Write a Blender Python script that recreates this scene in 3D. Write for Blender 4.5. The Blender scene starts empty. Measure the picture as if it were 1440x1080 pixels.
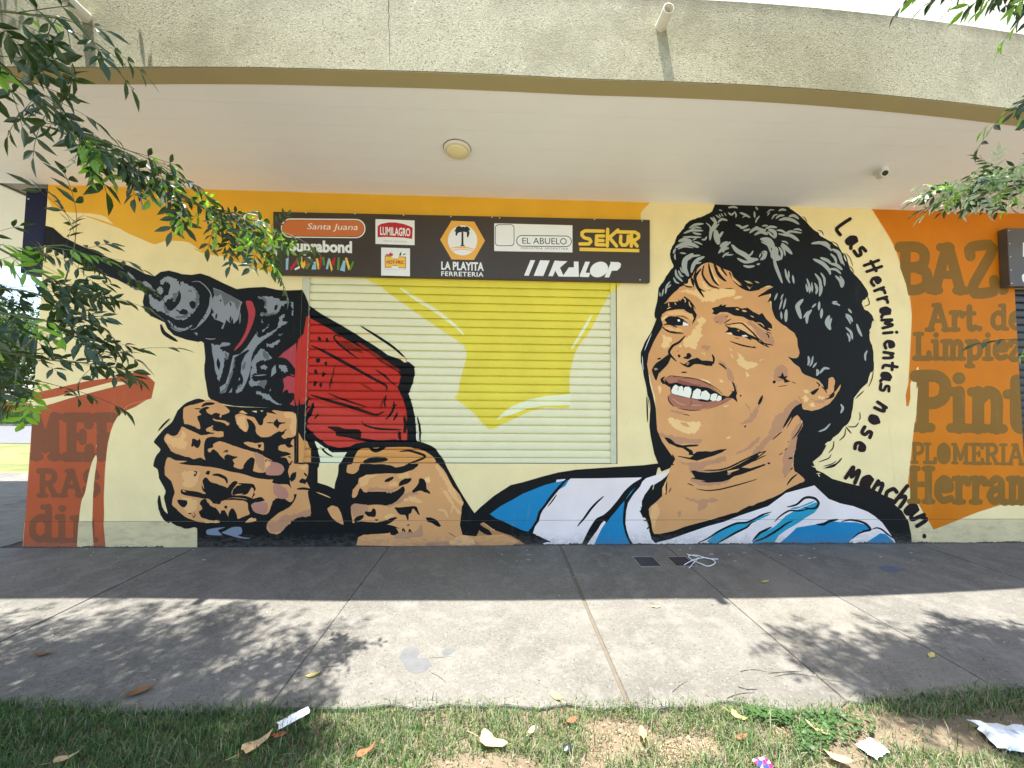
import bpy, bmesh, math, random
import numpy as np
from mathutils import Vector, Matrix
from mathutils.geometry import delaunay_2d_cdt
random.seed(7); RNG=np.random.default_rng(7)
sc=bpy.context.scene
COL=sc.collection
# ------------------------------------------------------------------ camera
F_PX=523.0; D_CAM=3.96; H_CAM=1.5
YAW,PITCH,ROLL=math.radians(2.14),math.radians(2.67),math.radians(0.53)
_f=Vector((math.sin(YAW)*math.cos(PITCH),math.cos(YAW)*math.cos(PITCH),math.sin(PITCH)))
_r0=Vector((math.cos(YAW),-math.sin(YAW),0)); _u0=_r0.cross(_f)
CR=math.cos(ROLL)*_r0+math.sin(ROLL)*_u0; CU=-math.sin(ROLL)*_r0+math.cos(ROLL)*_u0
CP=Vector((0,-D_CAM,H_CAM))
cam=bpy.data.cameras.new('camera'); co=bpy.data.objects.new('camera',cam); COL.objects.link(co)
M=Matrix((( CR.x,CU.x,-_f.x),(CR.y,CU.y,-_f.y),(CR.z,CU.z,-_f.z))).to_4x4(); M.translation=CP
co.matrix_world=M
cam.sensor_fit='HORIZONTAL'; cam.sensor_width=36; cam.lens=36*F_PX/1440; cam.clip_start=.05; cam.clip_end=600
sc.camera=co
# ------------------------------------------------------------------ light
SUN_TO=Vector((-.15,-.12,1)).normalized()
w=bpy.data.worlds.new('World'); sc.world=w; w.use_nodes=True
nt=w.node_tree; bg=nt.nodes['Background']
sky=nt.nodes.new('ShaderNodeTexSky'); sky.sky_type='NISHITA'; sky.sun_disc=False
sky.sun_elevation=math.asin(SUN_TO.z); sky.sun_rotation=math.atan2(SUN_TO.x,SUN_TO.y)
sky.air_density=1.0; sky.dust_density=1.5; sky.ozone_density=1.0
nt.links.new(sky.outputs[0],bg.inputs[0]); bg.inputs[1].default_value=0.12
sl=bpy.data.lights.new('sun','SUN'); sl.energy=4.0; sl.angle=math.radians(.53); sl.color=(1,.975,.93)
so=bpy.data.objects.new('sun',sl); COL.objects.link(so); so.rotation_euler=SUN_TO.to_track_quat('Z','Y').to_euler()
sc.view_settings.view_transform='Standard'; sc.view_settings.look='None'; sc.view_settings.gamma=1
sc.view_settings.use_curve_mapping=False
sc.view_settings.exposure=1.97
sc.cycles.max_bounces=10; sc.cycles.diffuse_bounces=6; sc.cycles.use_denoising=True
# ------------------------------------------------------------------ survey: pixel of the photograph -> point of the place
H_SOF=3.715
def ray(px,py):
    d=_f*F_PX+CR*(px-720)+CU*(540-py); return d.normalized()
def on_y(px,py,y=0.0):
    d=ray(px,py); return CP+d*((y-CP.y)/d.y)
def on_z(px,py,z=0.0):
    d=ray(px,py); return CP+d*((z-CP.z)/d.z)
def at_d(px,py,d):
    return on_y(px,py,-D_CAM+d)
def px_of(P):
    d=Vector(P)-CP; z=d.dot(_f); return 720+F_PX*d.dot(CR)/z, 540-F_PX*d.dot(CU)/z
_B=[(-300,765),(40,766),(400,771),(800,770),(1100,767),(1290,763),(1440,757),(1700,745)]
_T=[(-300,255),(75,262),(280,266),(500,271),(720,277),(940,281),(1225,292),(1430,306),(1700,325)]
def interp(t,x):
    for (x0,y0),(x1,y1) in zip(t,t[1:]):
        if x<=x1: return y0+(y1-y0)*(x-x0)/(x1-x0)
    return t[-1][1]
def _line(z):
    a=px_of((-5,0,z)); b=px_of((5,0,z)); return a,b
_lb,_lt=_line(0),_line(H_SOF)
def wall(px,py):            # photo pixel -> (X,Z) on the wall face, straightened for the lens
    yb,yt=interp(_B,px),interp(_T,px)
    f=lambda l:l[0][1]+(l[1][1]-l[0][1])*(px-l[0][0])/(l[1][0]-l[0][0])
    mb,mt=f(_lb),f(_lt)
    q=mt+(py-yt)*(mb-mt)/(yb-yt)
    p=on_y(px,q,0.0); return (p.x,p.z)
# ------------------------------------------------------------------ helpers
def lin(c):
    return tuple(((v/255)/12.92 if v/255<=.04045 else ((v/255+.055)/1.055)**2.4) for v in c)
def tag(o,label=None,cat=None,group=None,kind=None):
    if label:o['label']=label
    if cat:o['category']=cat
    if group:o['group']=group
    if kind:o['kind']=kind
    return o
def empty(name,loc=(0,0,0),rz=0):
    o=bpy.data.objects.new(name,None); COL.objects.link(o); o.location=loc; o.rotation_euler=(0,0,rz); o.empty_display_size=.1; return o
def link(name,me,mats=(),parent=None,loc=None):
    o=bpy.data.objects.new(name,me); COL.objects.link(o)
    for m in (mats if isinstance(mats,(list,tuple)) else [mats]):
        if m and me.materials.find(m.name)<0: me.materials.append(m)
    if parent:o.parent=parent
    if loc:o.location=loc
    return o
def mesh(name,verts,faces,mi=None,smooth=False):
    me=bpy.data.meshes.new(name); me.from_pydata([tuple(v) for v in verts],[],[tuple(f) for f in faces])
    if mi: me.polygons.foreach_set('material_index',mi)
    if smooth: me.polygons.foreach_set('use_smooth',[True]*len(me.polygons))
    me.update(); return me
def npmesh(name,V,Fc,mi=None,smooth=False):      # V (n,3) ; Fc (m,k) constant k
    me=bpy.data.meshes.new(name); n,m,k=len(V),len(Fc),Fc.shape[1]
    me.vertices.add(n); me.vertices.foreach_set('co',V.astype(np.float32).ravel())
    me.loops.add(m*k); me.loops.foreach_set('vertex_index',Fc.astype(np.int32).ravel())
    me.polygons.add(m); me.polygons.foreach_set('loop_start',np.arange(0,m*k,k,dtype=np.int32))
    if mi is not None: me.polygons.foreach_set('material_index',np.asarray(mi,dtype=np.int32))
    if smooth: me.polygons.foreach_set('use_smooth',[True]*m)
    me.update(calc_edges=True); me.validate(); return me
class MB:
    def __init__(s): s.v=[];s.f=[];s.m=[]
    def box(s,a,b,mi=0,bev=0):
        x0,y0,z0=a;x1,y1,z1=b
        if x0>x1:x0,x1=x1,x0
        if y0>y1:y0,y1=y1,y0
        if z0>z1:z0,z1=z1,z0
        n=len(s.v); s.v+=[(x0,y0,z0),(x1,y0,z0),(x1,y1,z0),(x0,y1,z0),(x0,y0,z1),(x1,y0,z1),(x1,y1,z1),(x0,y1,z1)]
        s.f+=[[n+i for i in q] for q in ((0,3,2,1),(4,5,6,7),(0,1,5,4),(1,2,6,5),(2,3,7,6),(3,0,4,7))]; s.m+=[mi]*6; return s
    def tube(s,pts,rad,n=10,mi=0,cap=True):
        pts=[Vector(p) for p in pts]; rad=rad if isinstance(rad,(list,tuple)) else [rad]*len(pts)
        base=len(s.v); prev=None
        for i,p in enumerate(pts):
            t=(pts[min(i+1,len(pts)-1)]-pts[max(i-1,0)]).normalized()
            if prev is None: a=t.orthogonal().normalized()
            else: a=(prev-t*prev.dot(t)).normalized()
            prev=a; b=t.cross(a)
            for k in range(n):
                an=2*math.pi*k/n; s.v.append(p+(a*math.cos(an)+b*math.sin(an))*rad[i])
        for i in range(len(pts)-1):
            for k in range(n):
                s.f.append([base+i*n+k,base+i*n+(k+1)%n,base+(i+1)*n+(k+1)%n,base+(i+1)*n+k]); s.m.append(mi)
        if cap:
            s.f.append([base+k for k in range(n)][::-1]); s.m.append(mi)
            e=base+(len(pts)-1)*n; s.f.append([e+k for k in range(n)]); s.m.append(mi)
        return s
    def lathe(s,prof,center,axis='z',n=24,mi=0):    # prof: (r,h)
        base=len(s.v); c=Vector(center)
        for r,h in prof:
            for k in range(n):
                an=2*math.pi*k/n
                s.v.append(c+(Vector((r*math.cos(an),r*math.sin(an),h)) if axis=='z' else Vector((r*math.cos(an),h,r*math.sin(an)))))
        for i in range(len(prof)-1):
            for k in range(n):
                s.f.append([base+i*n+k,base+i*n+(k+1)%n,base+(i+1)*n+(k+1)%n,base+(i+1)*n+k]); s.m.append(mi)
        e=base+(len(prof)-1)*n; s.f.append([e+k for k in range(n)]); s.m.append(mi)
        s.f.append([base+k for k in range(n)][::-1]); s.m.append(mi)
        return s
    def build(s,name,mats,parent=None,smooth=False,bevel=0,loc=None):
        me=mesh(name,s.v,s.f,s.m,smooth)
        bm=bmesh.new(); bm.from_mesh(me); bmesh.ops.recalc_face_normals(bm,faces=bm.faces)
        if bevel: bmesh.ops.bevel(bm,geom=[e for e in bm.edges if len(e.link_faces)==2 and e.calc_face_angle(0)>.5],offset=bevel,segments=2,affect='EDGES',profile=.5)
        bm.to_mesh(me); bm.free()
        return link(name,me,mats,parent,loc)
_MC={}
def mat(name,rgb,rough=.7,var=.06,vscale=3.0,bump=0.0,bscale=60.0,spec=.5,metal=0,extra=None,detail=4):
    if name in _MC: return _MC[name]
    m=bpy.data.materials.new(name); m.use_nodes=True; n=m.node_tree.nodes; l=m.node_tree.links
    b=n['Principled BSDF']; b.inputs['Roughness'].default_value=rough; b.inputs['Metallic'].default_value=metal
    b.inputs['Specular IOR Level'].default_value=spec
    tc=n.new('ShaderNodeTexCoord'); g=n.new('ShaderNodeNewGeometry')
    no=n.new('ShaderNodeTexNoise'); no.inputs['Scale'].default_value=vscale; no.inputs['Detail'].default_value=detail
    l.new(g.outputs['Position'],no.inputs['Vector'])
    mr=n.new('ShaderNodeMapRange'); mr.inputs[1].default_value=.3; mr.inputs[2].default_value=.7
    mr.inputs[3].default_value=1-var; mr.inputs[4].default_value=1+var
    l.new(no.outputs[0],mr.inputs[0])
    vm=n.new('ShaderNodeVectorMath'); vm.operation='SCALE'; vm.inputs[0].default_value=rgb
    l.new(mr.outputs[0],vm.inputs['Scale']); out=vm.outputs[0]
    if extra: out=extra(n,l,g,out,b)
    l.new(out,b.inputs['Base Color'])
    if bump:
        n2=n.new('ShaderNodeTexNoise'); n2.inputs['Scale'].default_value=bscale; n2.inputs['Detail'].default_value=6
        l.new(g.outputs['Position'],n2.inputs['Vector'])
        bp=n.new('ShaderNodeBump'); bp.inputs['Strength'].default_value=bump; bp.inputs['Distance'].default_value=.004
        l.new(n2.outputs[0],bp.inputs['Height']); l.new(bp.outputs[0],b.inputs['Normal'])
    _MC[name]=m; return m
def mixc(n,l,fac,a,b,ramp=None):
    mx=n.new('ShaderNodeMix'); mx.data_type='RGBA'
    if ramp is not None:
        mr=n.new('ShaderNodeMapRange'); mr.inputs[1].default_value=ramp[0]; mr.inputs[2].default_value=ramp[1]; l.new(fac,mr.inputs[0]); fac=mr.outputs[0]
    l.new(fac,mx.inputs[0])
    if isinstance(a,(tuple,list)): mx.inputs[6].default_value=(*a,1)
    else: l.new(a,mx.inputs[6])
    if isinstance(b,(tuple,list)): mx.inputs[7].default_value=(*b,1)
    else: l.new(b,mx.inputs[7])
    return mx.outputs[2]
def noise(n,l,g,scale,detail=4,stretch=None,rough=.5):
    t=n.new('ShaderNodeTexNoise'); t.inputs['Scale'].default_value=scale; t.inputs['Detail'].default_value=detail; t.inputs['Roughness'].default_value=rough
    if stretch:
        mp=n.new('ShaderNodeMapping'); mp.inputs['Scale'].default_value=stretch; l.new(g.outputs['Position'],mp.inputs[0]); l.new(mp.outputs[0],t.inputs['Vector'])
    else: l.new(g.outputs['Position'],t.inputs['Vector'])
    return t.outputs[0]
# ------------------------------------------------------------------ paints (flat print on wall, shutter, signs)
PC=dict(cream=(226,205,150),ochre=(222,166,48),peach=(240,190,130),orange=(196,112,6),rust=(172,82,44),rustedge=(205,150,110),
 black=(21,24,24),shirtw=(240,216,208),blue=(28,125,168),teal=(40,150,176),skin=(208,152,96),skindark=(176,126,80),skinsh=(182,134,98),
 skinlt=(222,172,112),skinhl=(234,190,128),skindk=(110,75,50),lip=(165,108,84),lipdk=(130,78,62),liplt=(190,138,108),white=(240,236,226),teeth=(244,226,206),
 grey=(160,164,156),grey2=(134,138,138),dgrey=(96,99,99),hairlt=(190,165,115),red2=(172,62,66),red3=(172,66,72),red=(186,48,36),
 redlt=(190,62,50),reddk=(130,34,16),blackred=(44,26,20),skinpink=(178,124,104),handgrey=(118,128,140),yellow=(222,206,74),yellowlt=(236,226,180),
 shutw=(232,228,188),orangey=(212,150,80),txtr=(128,92,32),txtl=(126,74,46),ink=(34,16,22),whitep=(236,234,226),redp=(190,36,44),
 orangep=(206,112,52),yelp=(238,196,62),amber=(236,172,66),darkp=(28,28,26),greenp=(90,140,50),bluep=(150,190,205),palegrey=(170,170,165))
def paint_mat(k):
    if k=='cream' and 'cream_wall' in _MC: return _MC['cream_wall']
    dust=.12 if sum(PC[k])<120 else .55
    def ex(n,l,g,out,b):
        f=noise(n,l,g,9,6,rough=.7)                      # roller marks and dust
        o=mixc(n,l,f,out,(.62,.56,.47),(.62,.62+.88/dust))
        f=noise(n,l,g,6,6,(1.6,1.6,.28),.7); o=mixc(n,l,f,o,(.50,.47,.42),(.60,1.9 if dust>.2 else 6))   # faint run-off streaks
        f=noise(n,l,g,24,6,None,.75); o=mixc(n,l,f,o,(.55,.50,.42),(.735,.765))                             # tiny chips down to the render
        s=n.new('ShaderNodeSeparateXYZ'); l.new(g.outputs['Position'],s.inputs[0])
        f2=noise(n,l,g,14,5,(1,1,2.2),.7)
        m1=n.new('ShaderNodeMapRange'); m1.inputs[1].default_value=.30; m1.inputs[2].default_value=0.0; l.new(s.outputs[2],m1.inputs[0])
        mm=n.new('ShaderNodeMath'); mm.operation='MULTIPLY'; l.new(m1.outputs[0],mm.inputs[0]); l.new(f2,mm.inputs[1])
        return mixc(n,l,mm.outputs[0],o,(.16,.14,.12),(.30,1.0))   # splash dirt along the foot of the wall
    return mat('paint_'+k,tuple(min(.86,1.1*c) if sum(PC[k])>120 else .7*c for c in lin(PC[k])),rough=.62,var=.07,vscale=2.2,bump=.5,bscale=38,spec=.18,extra=ex)
# ------------------------------------------------------------------ painting machinery
TILE={'a':(900,280,8),'b':(1070,280,8),'c':(900,400,8),'d':(1060,400,8),'e':(900,520,8),'f':(1060,520,8),'g':(900,640,8),'h':(1060,640,8),
'i':(180,370,8),'j':(300,400,8),'k':(420,400,8),'l':(420,520,8),'m':(280,470,8),'n':(210,550,8),'o':(210,640,8),'p':(330,560,8),'q':(340,640,8),
'r':(470,620,8),'s':(600,640,8),'t':(760,640,8),'u':(380,290,8),'v':(550,290,8),'w':(690,290,8),'x':(1140,640,8),
'A':(0,270,4),'B':(1080,270,4),'C':(0,540,4),'D':(1080,540,4),'Z':(0,0,1)}
def crom(P,closed,sub):
    n=len(P); out=[]
    rng=range(n) if closed else range(n-1)
    for i in rng:
        if closed: p0,p1,p2,p3=P[i-1],P[i],P[(i+1)%n],P[(i+2)%n]
        else: p0,p1,p2,p3=P[max(i-1,0)],P[i],P[i+1],P[min(i+2,n-1)]
        for k in range(sub):
            t=k/sub; a=[]
            for c in (0,1):
                # slightly tight spline so that drawn corners stay crisp
                m1=(p2[c]-p0[c])*.38; m2=(p3[c]-p1[c])*.38
                a.append((2*t**3-3*t*t+1)*p1[c]+(t**3-2*t*t+t)*m1+(-2*t**3+3*t*t)*p2[c]+(t**3-t*t)*m2)
            out.append(tuple(a))
    if not closed: out.append(P[-1])
    return out
def area(P): return sum(P[i-1][0]*P[i][1]-P[i][0]*P[i-1][1] for i in range(len(P)))/2
def ribbon(P,w,taper=True):           # list of convex polygons (px) for a brush stroke
    Q=crom(P,False,4) if len(P)>2 else ([P[0],tuple((P[0][c]+P[1][c])/2 for c in (0,1)),P[1]] if not taper else [tuple(P[0][c]+(P[1][c]-P[0][c])*k/4 for c in (0,1)) for k in range(5)])
    L=[0]
    for a,b in zip(Q,Q[1:]): L.append(L[-1]+math.hypot(b[0]-a[0],b[1]-a[1]))
    T=L[-1] or 1; side=[]
    for i,p in enumerate(Q):
        a=Q[max(i-1,0)]; b=Q[min(i+1,len(Q)-1)]; d=math.hypot(b[0]-a[0],b[1]-a[1]) or 1
        nx,ny=-(b[1]-a[1])/d,(b[0]-a[0])/d
        t=L[i]/T; h=w/2*((.20+.90*math.sin(math.pi*min(max(t,0),1))**.5) if taper else 1)
        side.append(((p[0]+nx*h,p[1]+ny*h),(p[0]-nx*h,p[1]-ny*h)))
    F=[[side[i][0],side[i+1][0],side[i+1][1],side[i][1]] for i in range(len(side)-1)]
    if not taper:
        for c in (Q[0],Q[-1]):
            F.append([(c[0]+w/2*math.cos(a*math.pi/5),c[1]+w/2*math.sin(a*math.pi/5)) for a in range(10)])
    return F
def parse(txt):
    secs={};cur=None
    for ln in txt.strip().splitlines():
        ln=ln.strip()
        if not ln or ln[0]=='#': continue
        if ln[0]=='@': cur=secs.setdefault(ln[1:],[]); continue
        t=ln.split(); kind,col=t[0],t[1]
        ox,oy,s=TILE[t[2]]; w=None; pts=t[3:]
        if kind in 'km': w=float(t[3])/s; pts=t[4:]
        P=[(ox+float(a.split(',')[0])/s,oy+float(a.split(',')[1])/s) for a in pts]
        if kind=='p': F=[P]
        elif kind=='q':
            j=.8 if col in ('skinhl','skinsh','skinlt','dgrey','grey2') else .22 if col in ('skin','black') else 0
            rr=random.Random(len(P)*7+int(P[0][0])); F=[[(x+rr.gauss(0,j),y+rr.gauss(0,j)) for x,y in crom(P,True,5 if j>.5 else 3)]]
        else: F=ribbon(P,w,kind=='k')
        cur.append((col,F))
    return secs
def tri(F):                           # union of faces -> verts,tris
    V=[];FF=[]
    for P in F:
        P=[p for i,p in enumerate(P) if (abs(p[0]-P[i-1][0])+abs(p[1]-P[i-1][1]))>1e-5]
        if len(P)<3: continue
        if area(P)<0: P=P[::-1]
        n=len(V); V+=[Vector(p) for p in P]; FF.append(list(range(n,n+len(P))))
    if not FF: return [],[]
    r=delaunay_2d_cdt(V,[],FF,1,1e-6)
    return [tuple(v) for v in r[0]],[list(f) for f in r[2]]
_PO=[0.0]
def split(V,T,axis,vals):             # split triangles by lines axis=val
    for c in vals:
        nT=[]
        for t in T:
            s=[V[i][axis]-c for i in t]
            if min(s)>=-1e-7 or max(s)<=1e-7: nT.append(t); continue
            pos=[];neg=[]
            for k in range(len(t)):
                i,j=t[k],t[(k+1)%len(t)]; a,b=s[k],s[(k+1)%len(t)]
                if a>=-1e-9: pos.append(i)
                if a<=1e-9: neg.append(i)
                if (a>1e-9 and b<-1e-9) or (a<-1e-9 and b>1e-9):
                    f=a/(a-b); V.append(tuple(V[i][q]+(V[j][q]-V[i][q])*f for q in (0,1))); pos.append(len(V)-1); neg.append(len(V)-1)
            if len(pos)>2: nT.append(pos)
            if len(neg)>2: nT.append(neg)
        T=nT
    return T
class Surf:                            # a painted surface: region test, split lines, depth
    def __init__(s,xs,zs,inside,depth): s.xs,s.zs,s.inside,s.depth=xs,zs,inside,depth
class Painter:
    def __init__(s): s.v=[];s.f=[];s.m=[];s.mats=[]
    def mi(s,col,low=False):
        m=paint_mat(col)
        if low and col=='cream': m=_MC['plinth_render']
        if m not in s.mats: s.mats.append(m)
        return s.mats.index(m)
    def add(s,surf,col,V,T,off):       # V in wall coords (x,z)
        if not T: return
        V=list(V); x0=min(v[0] for v in V);x1=max(v[0] for v in V);z0=min(v[1] for v in V);z1=max(v[1] for v in V)
        T=split(V,T,0,[c for c in surf.xs if x0<c<x1]); T=split(V,T,1,[c for c in surf.zs if z0<c<z1])
        k=s.mi(col)
        for t in T:
            cx=sum(V[i][0] for i in t)/len(t); cz=sum(V[i][1] for i in t)/len(t)
            if not surf.inside(cx,cz): continue
            f=[]
            for i in t: f.append(len(s.v)); x,z=V[i]; s.v.append((x,surf.depth(x,z,cz,cx)-off,z))
            a=[s.v[i] for i in f]
            ar=sum(a[q-1][0]*a[q][2]-a[q][0]*a[q-1][2] for q in range(len(a)))
            if ar<0: f=f[::-1]
            s.f.append(f); s.m.append(k if cz>ZP or col!='cream' else s.mi(col,True))
    def build(s,name,parent):
        if not s.f: return None
        return link(name,mesh(name,s.v,s.f,s.m),s.mats,parent)
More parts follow.
